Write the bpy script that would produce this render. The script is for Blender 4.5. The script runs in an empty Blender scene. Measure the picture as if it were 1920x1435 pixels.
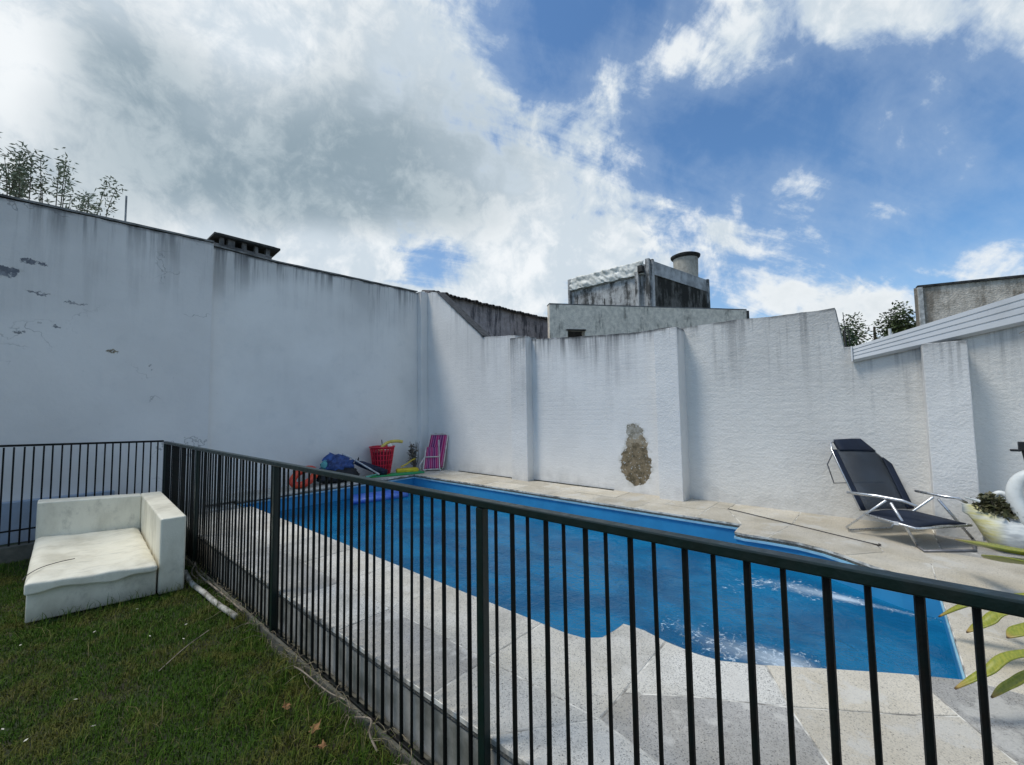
import bpy, bmesh, math, random
import numpy as np
from mathutils import Vector, Matrix, noise as mnoise
random.seed(4)
rng = np.random.default_rng(7)
sc = bpy.context.scene
C = sc.collection

# ------------------------------------------------------------------ camera
EYE = 1.5
F_PX, PITCH, ROLL, YAW = 792.437, 0.06286821, -0.01432589, 0.852871785
cam = bpy.data.cameras.new("camera")
cam.sensor_fit = 'HORIZONTAL'; cam.sensor_width = 36.0
cam.lens = 36.0 * F_PX / 1920.0
cam.clip_start = 0.02; cam.clip_end = 2000
cam_o = bpy.data.objects.new("camera", cam); C.objects.link(cam_o)
cy, sy = math.cos(YAW), math.sin(YAW); cp, sp = math.cos(PITCH), math.sin(PITCH)
fw = Vector((sy * cp, cy * cp, sp)); rt = Vector((cy, -sy, 0)); up = rt.cross(fw)
c_, s_ = math.cos(ROLL), math.sin(ROLL)
rt2 = rt * c_ + up * s_; up2 = -rt * s_ + up * c_
m = Matrix((rt2, up2, -fw)).transposed().to_4x4(); m.translation = (0, 0, EYE)
cam_o.matrix_world = m
sc.camera = cam_o

# ------------------------------------------------------------------ sun direction, sky, exposure
SUN_EL, SUN_AZ = math.radians(62), math.radians(-48)          # azimuth from +Y towards +X
SUN_STRENGTH, SKY_STRENGTH, CLOUD_STRENGTH = 1.55, 0.090, 0.72
sd = Vector((math.cos(SUN_EL) * math.sin(SUN_AZ), math.cos(SUN_EL) * math.cos(SUN_AZ), math.sin(SUN_EL)))
sun = bpy.data.lights.new("sun", 'SUN'); sun.energy = SUN_STRENGTH; sun.angle = math.radians(16.0)
sun.color = (1.0, 0.95, 0.87)
sun_o = bpy.data.objects.new("sun", sun); C.objects.link(sun_o)
sun_o.rotation_euler = sd.to_track_quat('Z', 'Y').to_euler()
sun_o.location = sd * 50
vs = sc.view_settings
try:
    vs.view_transform = 'Standard'; vs.look = 'None'
except Exception:
    pass
vs.exposure = 0.60; vs.gamma = 1.0; vs.use_curve_mapping = False


class NT:
    """small helper round a node tree"""
    def __init__(s, tree): s.t = tree; s.n = tree.nodes; s.l = tree.links; s.n.clear()
    def new(s, typ, **kw):
        n = s.n.new(typ)
        for k, v in kw.items(): setattr(n, k, v)
        return n
    def put(s, inp, v):
        if isinstance(v, bpy.types.NodeSocket): s.l.new(v, inp)
        elif v is not None: inp.default_value = v
    def math(s, op, a, b=None, c=None, clamp=False):
        n = s.new('ShaderNodeMath', operation=op, use_clamp=clamp)
        s.put(n.inputs[0], a); s.put(n.inputs[1], b)
        if c is not None: s.put(n.inputs[2], c)
        return n.outputs[0]
    def vec(s, op, a, b=None):
        n = s.new('ShaderNodeVectorMath', operation=op)
        s.put(n.inputs[0], a); s.put(n.inputs[1], b)
        return n.outputs['Value'] if op in ('DOT_PRODUCT', 'LENGTH', 'DISTANCE') else n.outputs[0]
    def noise(s, vec, scale=5, detail=4, rough=.5, dist=0.0, out=0):
        n = s.new('ShaderNodeTexNoise'); s.put(n.inputs['Vector'], vec)
        n.inputs['Scale'].default_value = scale; n.inputs['Detail'].default_value = detail
        n.inputs['Roughness'].default_value = rough; n.inputs['Distortion'].default_value = dist
        return n.outputs[out]
    def voro(s, vec, scale=5, feature='F1', out='Distance'):
        n = s.new('ShaderNodeTexVoronoi', feature=feature); s.put(n.inputs['Vector'], vec)
        n.inputs['Scale'].default_value = scale
        return n.outputs[out]
    def remap(s, v, a, b, c=0.0, d=1.0, smooth=True):
        n = s.new('ShaderNodeMapRange', interpolation_type='SMOOTHSTEP' if smooth else 'LINEAR')
        s.put(n.inputs['Value'], v)
        for k, x in zip(('From Min', 'From Max', 'To Min', 'To Max'), (a, b, c, d)): s.put(n.inputs[k], x)
        return n.outputs[0]
    def mix(s, f, a, b, blend='MIX'):
        n = s.new('ShaderNodeMix', data_type='RGBA', blend_type=blend)
        s.put(n.inputs['Factor'], f)
        for k, v in ((6, a), (7, b)):
            if isinstance(v, tuple): v = (*v[:3], 1.0)
            s.put(n.inputs[k], v)
        return n.outputs[2]
    def mapping(s, vec, scale=(1, 1, 1), loc=(0, 0, 0), rot=(0, 0, 0)):
        n = s.new('ShaderNodeMapping'); s.put(n.inputs['Vector'], vec)
        n.inputs['Scale'].default_value = scale; n.inputs['Location'].default_value = loc; n.inputs['Rotation'].default_value = rot
        return n.outputs[0]
    def attr(s, name, out='Fac'):
        n = s.new('ShaderNodeAttribute', attribute_name=name); return n.outputs[out]
    def bump(s, h, strength=.5, dist=.01, normal=None):
        n = s.new('ShaderNodeBump'); n.inputs['Strength'].default_value = strength; n.inputs['Distance'].default_value = dist
        s.put(n.inputs['Height'], h)
        if normal is not None: s.put(n.inputs['Normal'], normal)
        return n.outputs[0]
    def obj(s): return s.new('ShaderNodeTexCoord').outputs['Object']
    def pos(s): return s.new('ShaderNodeNewGeometry').outputs['Position']


# cloud fields: two scaled axes, amount, centre direction
COV=[
  (2.778, -0.51, 0.079, 1.909, 1.734, -3.33, 0.7, 0.14, 0.843, 0.519),
  (2.486, -1.554, 0.013, 1.551, 1.427, -3.699, 0.63, 0.463, 0.745, 0.481),
  (3.945, -0.225, 0.138, 2.425, 2.266, -7.613, 0.63, 0.044, 0.954, 0.298),
  (3.775, -1.356, -0.422, 1.336, 3.507, -11.174, 0.56, 0.352, 0.88, 0.318),
  (2.701, -3.087, -0.059, 2.163, 1.984, -4.81, 0.32, 0.647, 0.557, 0.521),
  (4.427, -7.955, -0.247, 4.955, 4.497, -8.488, 0.35, 0.702, 0.372, 0.607),
  (2.511, -3.263, -0.075, 2.202, 2.118, -10.035, 0.56, 0.762, 0.58, 0.289),
  (2.306, -4.388, -0.142, 2.687, 2.511, -8.436, 0.45, 0.821, 0.419, 0.386),
  (0.665, -5.458, -0.26, 7.402, 6.669, -10.119, 0.7, 0.784, 0.066, 0.617),
  (-0.54, -6.038, -0.336, 13.421, 12.087, -18.085, 0.55, 0.831, -0.105, 0.547),
  (5.31, -6.565, -5.064, 7.143, 18.475, -14.374, 0.4, 0.781, 0.167, 0.602),
  (4.198, -17.012, -0.729, 7.035, 6.589, -22.801, 0.6, 0.915, 0.211, 0.343),
  (0.642, -8.981, -0.445, 3.428, 3.342, -18.037, 0.45, 0.979, 0.06, 0.197),
  (-0.156, -3.682, 0.667, 12.034, -3.438, -33.62, 0.16, 0.942, 0.021, 0.335),
  (-1.922, -7.709, 1.633, 14.811, -4.738, -29.201, 0.3, 0.877, -0.12, 0.465),
  (-0.459, -4.979, 0.207, 2.747, 0.803, -9.399, -0.42, 0.959, -0.077, 0.274),
  (1.499, -4.615, -0.184, 5.43, 5.166, -21.808, 0.1, 0.912, 0.285, 0.295),
  (-0.271, -4.963, 0.486, 11.61, -2.644, -48.377, 0.22, 0.972, -0.03, 0.235),
  (0.342, -2.448, -0.115, 1.784, 1.626, -3.421, -0.3, 0.863, 0.097, 0.496),
  (5.114, -6.15, -0.127, 4.372, 3.97, -7.625, -0.15, 0.614, 0.498, 0.612),
  (10.317, -7.099, -4.428, 3.391, 6.728, -7.035, -0.8, 0.588, 0.424, 0.689),
  (8.892, -7.065, -0.031, 4.249, 4.029, -16.411, -0.8, 0.587, 0.738, 0.333),
  (3.491, -7.257, -0.246, 12.818, 11.539, -17.027, -0.5, 0.658, 0.293, 0.694),
  (0.004, -4.437, 0.239, 7.891, 4.252, -15.272, -0.35, 0.885, 0.026, 0.465),
  (2.202, -6.541, -0.258, 3.768, 3.456, -8.378, -0.35, 0.835, 0.262, 0.484),
  (33.441, 0.567, 1.299, 24.865, 22.836, -56.833, -0.6, -0.03, 0.932, 0.361),
  (5.213, -15.484, -0.611, 9.374, 8.761, -29.428, -0.4, 0.886, 0.284, 0.367),
]
DRK=[
  (3.591, -1.819, 0.041, 3.72, 3.402, -7.742, 1.0, 0.381, 0.765, 0.519),
  (10.49, 0.285, -2.039, 0.88, 5.998, -10.087, 0.75, 0.077, 0.854, 0.515),
  (3.697, -0.77, -0.433, 1.698, 4.286, -10.81, 0.7, 0.231, 0.891, 0.39),
  (8.662, -0.337, 0.311, 6.363, 5.936, -19.37, 0.3, 0.026, 0.953, 0.301),
  (4.684, -3.24, 0.009, 5.116, 4.748, -14.268, 0.5, 0.513, 0.742, 0.431),
  (6.067, -6.934, -0.132, 4.922, 4.493, -9.825, 0.25, 0.628, 0.539, 0.561),
  (17.288, 0.202, 0.667, 7.06, 6.399, -11.675, -0.8, -0.028, 0.884, 0.467),
  (13.509, -0.018, -4.68, 0.185, 11.247, -13.548, -0.7, 0.218, 0.75, 0.625),
  (3.276, -1.177, -0.366, 1.78, 4.674, -14.893, -0.8, 0.352, 0.88, 0.318),
  (2.556, -3.236, -0.072, 2.304, 2.207, -10.049, -0.3, 0.752, 0.587, 0.301),
]


def build_world():
    w = bpy.data.worlds.new("World"); sc.world = w; w.use_nodes = True
    t = NT(w.node_tree)
    d = t.vec('NORMALIZE', t.new('ShaderNodeTexCoord').outputs['Generated'])
    sky = t.new('ShaderNodeTexSky', sky_type='NISHITA', sun_disc=False)
    sky.sun_elevation = SUN_EL; sky.sun_rotation = SUN_AZ
    sky.air_density = 1.0; sky.dust_density = 0.6; sky.ozone_density = 2.5
    sep = t.new('ShaderNodeSeparateXYZ'); t.put(sep.inputs[0], d); z = sep.outputs['Z']
    warp = t.noise(d, 2.3, 3, .5, out=1)
    dw = t.vec('ADD', d, t.vec('MULTIPLY', t.vec('SUBTRACT', warp, (.5, .5, .5)), (.16, .16, .16)))

    def blobs(lst):
        tot = None
        for (ax, ay, az, bx, by, bz, amp, cx, cy_, cz) in lst:
            a = t.vec('DOT_PRODUCT', dw, (ax, ay, az)); b = t.vec('DOT_PRODUCT', dw, (bx, by, bz))
            r2 = t.math('ADD', t.math('MULTIPLY', a, a), t.math('MULTIPLY', b, b))
            g = t.math('POWER', 2.7183, t.math('MULTIPLY', r2, -0.9))
            side = t.math('GREATER_THAN', t.vec('DOT_PRODUCT', d, (cx, cy_, cz)), 0.0)
            g = t.math('MULTIPLY', g, side)
            tot = t.math('MULTIPLY_ADD', g, amp, tot if tot is not None else 0.0)
        return tot
    # broken cloud: large fields + layered noise; flattened towards the horizon as real decks are
    zz = t.math('ADD', t.math('MAXIMUM', z, 0.0), 0.22)
    flat = t.vec('SCALE', d, None); flat.node.inputs['Scale'].default_value = 1
    t.l.new(t.math('DIVIDE', 1.0, zz), flat.node.inputs['Scale'])
    pn = t.noise(t.mapping(flat, (1, 1, .15)), 1.15, 9, .58, .25)
    n1 = t.noise(dw, 3.2, 9, .56, .2)
    n2 = t.noise(dw, 9.0, 8, .62, .3)
    cov = blobs(COV)
    v = t.math('ADD', cov, t.math('MULTIPLY', t.math('SUBTRACT', n1, .5), 1.7))
    n3 = t.noise(dw, 21.0, 7, .66, .4)
    v = t.math('MULTIPLY_ADD', t.math('SUBTRACT', n3, .5), .55, v)
    v = t.math('ADD', v, t.math('MULTIPLY', t.math('SUBTRACT', pn, .5), 1.3))
    v = t.math('ADD', v, t.math('MULTIPLY', t.math('SUBTRACT', n2, .5), 1.55))
    wis = t.noise(t.mapping(t.mapping(flat, rot=(0, 0, .5)), (.55, 2.4, .2)), 1.6, 7, .6, .6)
    v = t.math('ADD', t.math('MULTIPLY_ADD', t.math('SUBTRACT', wis, .5), 1.8, v), .34)
    dens = t.math('MAXIMUM', t.remap(v, 0.08, 0.80), t.remap(v, -.5, .5, 0.0, .26))
    low = t.remap(z, 0.0, 0.28, 0.50, 0.0)                       # veil near the horizon
    dens = t.math('MAXIMUM', dens, low)
    dk = blobs(DRK)
    dk = t.math('ADD', dk, t.math('MULTIPLY', t.math('SUBTRACT', n1, .48), 1.1))
    dk = t.math('ADD', dk, t.math('MULTIPLY', t.math('SUBTRACT', n2, .5), .5))
    dk = t.math('MULTIPLY', t.remap(dk, -0.30, 1.15), t.remap(v, .25, 1.15))
    hi = t.remap(t.math('ADD', t.math('MULTIPLY', n1, .45), t.math('ADD', t.math('MULTIPLY', n2, .35), t.math('MULTIPLY', n3, .2))), .45, .57)
    bright = t.mix(t.remap(v, .2, .8), (.50, .61, .75), t.mix(hi, (.58, .66, .73), (.83, .865, .89)))
    ccol = t.mix(dk, bright, t.mix(hi, (.25, .33, .39), (.42, .50, .55)))
    b1 = t.new('ShaderNodeBackground'); b1.inputs['Strength'].default_value = SKY_STRENGTH
    tint = t.mix(1.0, sky.outputs[0], (.72, .97, 1.12), 'MULTIPLY')
    t.put(b1.inputs['Color'], tint)
    b2 = t.new('ShaderNodeBackground'); b2.inputs['Strength'].default_value = CLOUD_STRENGTH; t.put(b2.inputs['Color'], ccol)
    ms = t.new('ShaderNodeMixShader'); t.put(ms.inputs[0], dens); t.l.new(b1.outputs[0], ms.inputs[1]); t.l.new(b2.outputs[0], ms.inputs[2])
    out = t.new('ShaderNodeOutputWorld'); t.l.new(ms.outputs[0], out.inputs[0])
build_world()


# ------------------------------------------------------------------ object helpers
def tag(o, label=None, cat=None, group=None, kind=None):
    for k, v in (('label', label), ('category', cat), ('group', group), ('kind', kind)):
        if v: o[k] = v
    return o

def link(name, me, mat=None, parent=None, loc=None, smooth=False):
    if mat is not None and not me.materials: me.materials.append(mat)
    if smooth: me.polygons.foreach_set('use_smooth', [True] * len(me.polygons))
    o = bpy.data.objects.new(name, me); C.objects.link(o)
    if parent is not None: o.parent = parent
    if loc is not None: o.location = loc
    return o

def empty(name, loc=(0, 0, 0), rz=0.0):
    o = bpy.data.objects.new(name, None); C.objects.link(o)
    o.location = loc; o.rotation_euler = (0, 0, rz); o.empty_display_size = .1
    return o

class MB:
    def __init__(s): s.v = []; s.f = []; s.mi = []
    def add(s, vs_, fs, mi=0):
        n = len(s.v); s.v += [tuple(v) for v in vs_]; s.f += [tuple(i + n for i in f) for f in fs]; s.mi += [mi] * len(fs); return s
    def box(s, c, d, rz=0.0, R=None, mi=0):
        hx, hy, hz = d[0] / 2, d[1] / 2, d[2] / 2
        M = R if R is not None else Matrix.Rotation(rz, 3, 'Z')
        vs_ = [Vector(c) + M @ Vector((x * hx, y * hy, z * hz)) for x, y, z in
               ((-1, -1, -1), (1, -1, -1), (1, 1, -1), (-1, 1, -1), (-1, -1, 1), (1, -1, 1), (1, 1, 1), (-1, 1, 1))]
        return s.add(vs_, [(3, 2, 1, 0), (4, 5, 6, 7), (0, 1, 5, 4), (1, 2, 6, 5), (2, 3, 7, 6), (3, 0, 4, 7)], mi)
    def prism(s, poly, z0, z1, mi=0, top=True, bottom=True):
        n = len(poly)
        area = sum(poly[i][0] * poly[(i + 1) % n][1] - poly[(i + 1) % n][0] * poly[i][1] for i in range(n))
        if area < 0: poly = poly[::-1]
        vs_ = [(x, y, z0) for x, y in poly] + [(x, y, z1) for x, y in poly]
        fs = [(i, (i + 1) % n, n + (i + 1) % n, n + i) for i in range(n)]
        if top: fs.append(tuple(range(n, 2 * n)))
        if bottom: fs.append(tuple(range(n - 1, -1, -1)))
        return s.add(vs_, fs, mi)
    def tube(s, pts, r, seg=8, closed=False, mi=0, caps=True):
        pts = [Vector(p) for p in pts]; n = len(pts)
        rs = r if isinstance(r, (list, tuple)) else [r] * n
        rings = []; prev = None
        for i, p in enumerate(pts):
            a = pts[(i - 1) % n] if (i > 0 or closed) else None
            b = pts[(i + 1) % n] if (i < n - 1 or closed) else None
            tdir = Vector((0, 0, 0))
            if a is not None: tdir += (p - a).normalized()
            if b is not None: tdir += (b - p).normalized()
            tdir = tdir.normalized() if tdir.length > 1e-6 else Vector((0, 0, 1))
            if prev is None:
                u = tdir.orthogonal().normalized()
            else:
                u = prev - tdir * prev.dot(tdir)
                u = u.normalized() if u.length > 1e-6 else tdir.orthogonal().normalized()
            prev = u; w = tdir.cross(u)
            rings.append([p + (u * math.cos(2 * math.pi * k / seg) + w * math.sin(2 * math.pi * k / seg)) * rs[i] for k in range(seg)])
        vs_ = [v for rg in rings for v in rg]; fs = []
        for i in range(n if closed else n - 1):
            a = i * seg; b = ((i + 1) % n) * seg
            for k in range(seg):
                fs.append((a + k, a + (k + 1) % seg, b + (k + 1) % seg, b + k))
        if caps and not closed:
            fs.append(tuple(range(seg - 1, -1, -1))); fs.append(tuple((n - 1) * seg + k for k in range(seg)))
        return s.add(vs_, fs, mi)
    def lathe(s, prof, seg=24, c=(0, 0, 0), mi=0, sx=1.0, sy_=1.0):
        vs_ = []; fs = []
        for r, z in prof:
            for k in range(seg):
                a = 2 * math.pi * k / seg; vs_.append((c[0] + r * math.cos(a) * sx, c[1] + r * math.sin(a) * sy_, c[2] + z))
        for i in range(len(prof) - 1):
            for k in range(seg):
                fs.append((i * seg + k, i * seg + (k + 1) % seg, (i + 1) * seg + (k + 1) % seg, (i + 1) * seg + k))
        return s.add(vs_, fs, mi)
    def quad(s, a, b, c, d, mi=0): return s.add([a, b, c, d], [(0, 1, 2, 3)], mi)
    def mesh(s, name, mats=None):
        me = bpy.data.meshes.new(name); me.from_pydata([tuple(v) for v in s.v], [], s.f); me.update()
        if mats:
            for m_ in mats: me.materials.append(m_)
            me.polygons.foreach_set('material_index', s.mi)
        return me
    def build(s, name, mat, parent=None, smooth=False, bevel=0.0, loc=None, bseg=2):
        me = s.mesh(name, mat if isinstance(mat, list) else [mat])
        o = link(name, me, None, parent, loc, smooth)
        if bevel:
            b = o.modifiers.new('bevel', 'BEVEL'); b.width = bevel; b.segments = bseg; b.limit_method = 'ANGLE'; b.angle_limit = math.radians(35)
        return o

def slab(c0, c1, thick):
    """solid sheet between two polylines of equal length, thickness along the local normal"""
    c0 = [Vector(p) for p in c0]; c1 = [Vector(p) for p in c1]; n = len(c0)
    mb = MB(); top = []; bot = []
    for i in range(n):
        a = c0[min(i + 1, n - 1)] - c0[max(i - 1, 0)]; b = c1[i] - c0[i]
        nn = a.cross(b).normalized() * thick / 2
        top += [c0[i] + nn, c1[i] + nn]; bot += [c0[i] - nn, c1[i] - nn]
    vs_ = top + bot; k = 2 * n; fs = []
    for i in range(n - 1):
        fs += [(2 * i, 2 * i + 2, 2 * i + 3, 2 * i + 1), (k + 2 * i, k + 2 * i + 1, k + 2 * i + 3, k + 2 * i + 2),
               (2 * i, k + 2 * i, k + 2 * i + 2, 2 * i + 2), (2 * i + 1, 2 * i + 3, k + 2 * i + 3, k + 2 * i + 1)]
    fs += [(0, 1, k + 1, k), (2 * n - 2, k + 2 * n - 2, k + 2 * n - 1, 2 * n - 1)]
    return mb.add(vs_, fs)

def arc(fn, n): return [fn(i / (n - 1)) for i in range(n)]
def lerp(a, b, t): return tuple(x + (y - x) * t for x, y in zip(a, b))
def smooth_path(pts, n=6):
    """Catmull-Rom through the points"""
    P = [Vector(p) for p in pts]; P = [P[0] * 2 - P[1]] + P + [P[-1] * 2 - P[-2]]; out = []
    for i in range(1, len(P) - 2):
        for k in range(n):
            t = k / n; a, b, c, d = P[i - 1], P[i], P[i + 1], P[i + 2]
            out.append(.5 * ((2 * b) + (c - a) * t + (2 * a - 5 * b + 4 * c - d) * t * t + (3 * b - a - 3 * c + d) * t ** 3))
    out.append(P[-2]); return out


# ------------------------------------------------------------------ materials
def material(name):
    m_ = bpy.data.materials.new(name); m_.use_nodes = True
    t = NT(m_.node_tree)
    p = t.new('ShaderNodeBsdfPrincipled'); o = t.new('ShaderNodeOutputMaterial'); t.l.new(p.outputs[0], o.inputs[0])
    return m_, t, p, o

def simple(name, col, rough=.6, var=.12, nscale=12.0, metal=0.0, bump=0.0, bscale=60.0, spec=.5, col2=None):
    m_, t, p, o = material(name); co = t.obj()
    n = t.noise(co, nscale, 5, .6)
    c2 = col2 if col2 else tuple(c * (1 - var * 2) for c in col)
    t.put(p.inputs['Base Color'], t.mix(t.remap(n, .35, .68), tuple(min(1, c * (1 + var)) for c in col), c2))
    t.put(p.inputs['Roughness'], t.remap(t.noise(co, nscale * 2.3, 3), .3, .7, max(.03, rough - .08), min(1, rough + .08)))
    p.inputs['Metallic'].default_value = metal; p.inputs['Specular IOR Level'].default_value = spec
    if bump: t.put(p.inputs['Normal'], t.bump(t.noise(co, bscale, 4), bump, .004))
    return m_

def stucco(name, base, drip=1.0, lines=0.0, grain=1.0, cracks=0.0, patch=None, bluish=0.0, along='x', rough_scale=38.0):
    """painted, weathered masonry; vertex attribute 'edge' is the distance below the wall's top"""
    m_, t, p, o = material(name); co = t.pos(); e = t.attr('edge')
    big = t.noise(co, .9, 5, .6); mid = t.noise(co, 4.5, 6, .6)
    col = t.mix(t.remap(big, .3, .7), base, tuple(c * .90 for c in base))
    col = t.mix(t.math('MULTIPLY', t.remap(mid, .52, .75), .35), col, tuple(b * k for b, k in zip(base, (.80, .82, .84))))
    # runs of dirt and algae from the coping downwards
    st = t.mapping(co, (7, 7, .45) if along == 'x' else (7, 7, .45))
    s1 = t.noise(st, 1.0, 6, .62); s2 = t.noise(t.mapping(co, (26, 26, 1.1)), 1.0, 4, .6); clump = t.noise(co, .8, 3, .5)
    reach = t.math('MULTIPLY_ADD', t.remap(clump, .3, .72), .55, .10)
    fall = t.math('POWER', 2.7183, t.math('DIVIDE', t.math('MULTIPLY', e, -1.0), reach))
    run = t.math('MULTIPLY', t.remap(t.math('ADD', s1, t.math('MULTIPLY', s2, .45)), .58, .92), fall)
    film = t.math('MULTIPLY', fall, t.remap(clump, .35, .75, .15, .5))
    dirt = t.math('MULTIPLY', t.math('MAXIMUM', run, film), drip, clamp=True)
    col = t.mix(dirt, col, (.085, .090, .095))
    lip = t.math('MULTIPLY', t.remap(e, .0, .05, 1, 0), t.remap(mid, .35, .6))
    col = t.mix(t.math('MULTIPLY', lip, min(1, drip)), col, (.07, .072, .07))
    # scuffs
    sc_ = t.remap(t.noise(co, 11, 8, .7), .66, .74)
    col = t.mix(t.math('MULTIPLY', sc_, .35), col, tuple(b * .55 for b in base))
    # splash zone at the foot
    sep = t.new('ShaderNodeSeparateXYZ'); t.put(sep.inputs[0], co)
    foot = t.math('MULTIPLY', t.remap(sep.outputs['Z'], .28, .62, 1, 0), t.remap(mid, .3, .7))
    col = t.mix(t.math('MULTIPLY', foot, .38), col, (.33, .32, .30))
    h = t.math('MULTIPLY', t.noise(co, rough_scale, 5, .65), grain)
    h = t.math('ADD', h, t.math('MULTIPLY', t.noise(t.mapping(co, (1, 1, 1.6)), 9, 4, .6), grain * .9))
    if lines:
        mp = t.mapping(co, (1, 1, 1)) ; w_ = t.new('ShaderNodeTexWave', wave_type='BANDS', bands_direction='Z')
        t.put(w_.inputs['Vector'], co); w_.inputs['Scale'].default_value = 4.3; w_.inputs['Distortion'].default_value = 1.6
        w_.inputs['Detail'].default_value = 2.0; w_.inputs['Detail Scale'].default_value = 1.6
        band = t.remap(w_.outputs[0], .0, .3)
        h = t.math('MULTIPLY_ADD', t.math('MULTIPLY', band, t.remap(big, .35, .6, .3, 1.0)), lines, h)
    if cracks:
        cv = t.vec('ADD', t.mapping(co, (.55, .55, 1.5)), t.vec('SCALE', t.noise(co, 2.2, 4, .6, out=1)))
        cr = t.voro(cv, 1.1, 'DISTANCE_TO_EDGE')
        ck = t.math('MULTIPLY', t.remap(cr, .0, .013, 1, 0), t.remap(t.noise(co, 1.1, 3), .53, .62))
        col = t.mix(t.math('MULTIPLY', ck, cracks), col, (.16, .16, .16))
        h = t.math('MULTIPLY_ADD', ck, -.8, h)
    if patch:
        for (c, r, pc, pc2) in patch:
            wv = t.vec('ADD', t.vec('SUBTRACT', co, c), t.vec('MULTIPLY', t.vec('SUBTRACT', t.noise(co, 10, 7, .72, out=1), (.5, .5, .5)), (.20, .20, .20)))
            dd = t.vec('LENGTH', t.vec('MULTIPLY', wv, tuple(1 / x for x in r)))
            mk = t.remap(dd, .93, 1.0, 1, 0)
            core = t.mix(t.remap(t.noise(co, 9, 7, .75), .42, .60), pc, pc2)
            # loose paint flakes still hanging on
            fl = t.remap(t.noise(co, 26, 3, .6), .60, .66)
            core = t.mix(t.math('MULTIPLY', fl, .8), core, (.55, .55, .52))
            col = t.mix(mk, col, core)
            rim = t.math('MULTIPLY', t.remap(dd, .9, 1.28, 1, 0), t.remap(t.noise(co, 9, 5), .42, .6))
            col = t.mix(t.math('MULTIPLY', t.math('SUBTRACT', rim, mk, clamp=True), .55), col, (.42, .40, .33))
            h = t.math('MULTIPLY_ADD', mk, -1.2, h)
    if bluish: col = t.mix(bluish, col, (.50, .57, .66))
    t.put(p.inputs['Base Color'], col)
    p.inputs['Roughness'].default_value = .82; p.inputs['Specular IOR Level'].default_value = .25
    t.put(p.inputs['Normal'], t.bump(h, .45, .010))
    return m_

def mouldy(name, base, dark, amount=.5, vscale=1.4):
    m_, t, p, o = material(name); co = t.obj()
    st = t.noise(t.mapping(co, (2.6, 2.6, .5)), vscale, 8, .68)
    bl = t.noise(co, 2.2, 8, .7)
    k = t.remap(t.math('ADD', t.math('MULTIPLY', st, .6), t.math('MULTIPLY', bl, .4)), .62 - amount * .3, .72 - amount * .25)
    col = t.mix(t.remap(t.noise(co, 9, 5, .6), .3, .7), base, tuple(b * .72 for b in base))
    col = t.mix(k, col, dark)
    t.put(p.inputs['Base Color'], col); p.inputs['Roughness'].default_value = .9; p.inputs['Specular IOR Level'].default_value = .2
    t.put(p.inputs['Normal'], t.bump(t.math('ADD', bl, t.noise(co, 40, 4)), .5, .03))
    return m_

def stone(name, base, spots=1.0, grime=.4, warm=(.60, .54, .42)):
    """washed aggregate paving slab: pale matrix, grey and dark grains, cement smears"""
    m_, t, p, o = material(name); co = t.pos()
    rnd = t.new('ShaderNodeObjectInfo').outputs['Random']
    off = t.vec('ADD', co, t.vec('MULTIPLY', t.new('ShaderNodeCombineXYZ').outputs[0], (1, 1, 1)))
    g1 = t.voro(co, 250, 'F1', 'Color'); sp_ = t.new('ShaderNodeSeparateColor'); t.put(sp_.inputs[0], g1)
    g2 = t.noise(co, 130, 3, .7); g3 = t.noise(co, 70, 5, .7)
    col = t.mix(t.remap(t.noise(co, 2.2, 5, .6), .3, .7), base, tuple(b * w for b, w in zip(base, (.80, .77, .70))))
    col = t.mix(t.math('MULTIPLY', t.remap(sp_.outputs[0], .55, .8), .45 * spots), col, tuple(b * .66 for b in base))
    col = t.mix(t.math('MULTIPLY', t.remap(sp_.outputs[1], .86, .95), .42 * spots), col, (.10, .10, .10))
    g4 = t.voro(co, 120, 'F1', 'Color'); s4 = t.new('ShaderNodeSeparateColor'); t.put(s4.inputs[0], g4)
    col = t.mix(t.math('MULTIPLY', t.math('MULTIPLY', t.remap(s4.outputs[0], .88, .92), t.remap(t.voro(co, 120), .32, .22)), .8 * spots), col, (.09, .088, .08))
    col = t.mix(t.math('MULTIPLY', t.remap(g3, .56, .70), .30), col, tuple(b * .55 for b in base))
    dirt = t.remap(t.noise(co, 1.9, 8, .72), .44, .70)
    col = t.mix(t.math('MULTIPLY', dirt, grime), col, (.20, .195, .175))
    smear = t.math('MULTIPLY', t.remap(t.noise(t.mapping(co, (1, 1, 1), (3.1, 1.2, 0)), 3.6, 8, .68), .54, .62), .60)
    col = t.mix(smear, col, (.64, .62, .565))
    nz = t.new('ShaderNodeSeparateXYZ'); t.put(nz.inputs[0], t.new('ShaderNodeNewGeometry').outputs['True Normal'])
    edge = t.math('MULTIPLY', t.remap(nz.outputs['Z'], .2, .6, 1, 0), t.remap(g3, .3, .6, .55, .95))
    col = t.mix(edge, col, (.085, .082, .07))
    bri = t.math('MULTIPLY_ADD', rnd, .26, .84)
    cc = t.new('ShaderNodeCombineColor'); [t.put(cc.inputs[i], bri) for i in range(3)]
    col = t.mix(1.0, col, cc.outputs[0], 'MULTIPLY')
    t.put(p.inputs['Base Color'], col); p.inputs['Roughness'].default_value = .85; p.inputs['Specular IOR Level'].default_value = .3
    t.put(p.inputs['Normal'], t.bump(t.math('ADD', g2, t.math('ADD', t.math('MULTIPLY', g3, 2.0), sp_.outputs[2])), .6, .004))
    return m_

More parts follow.
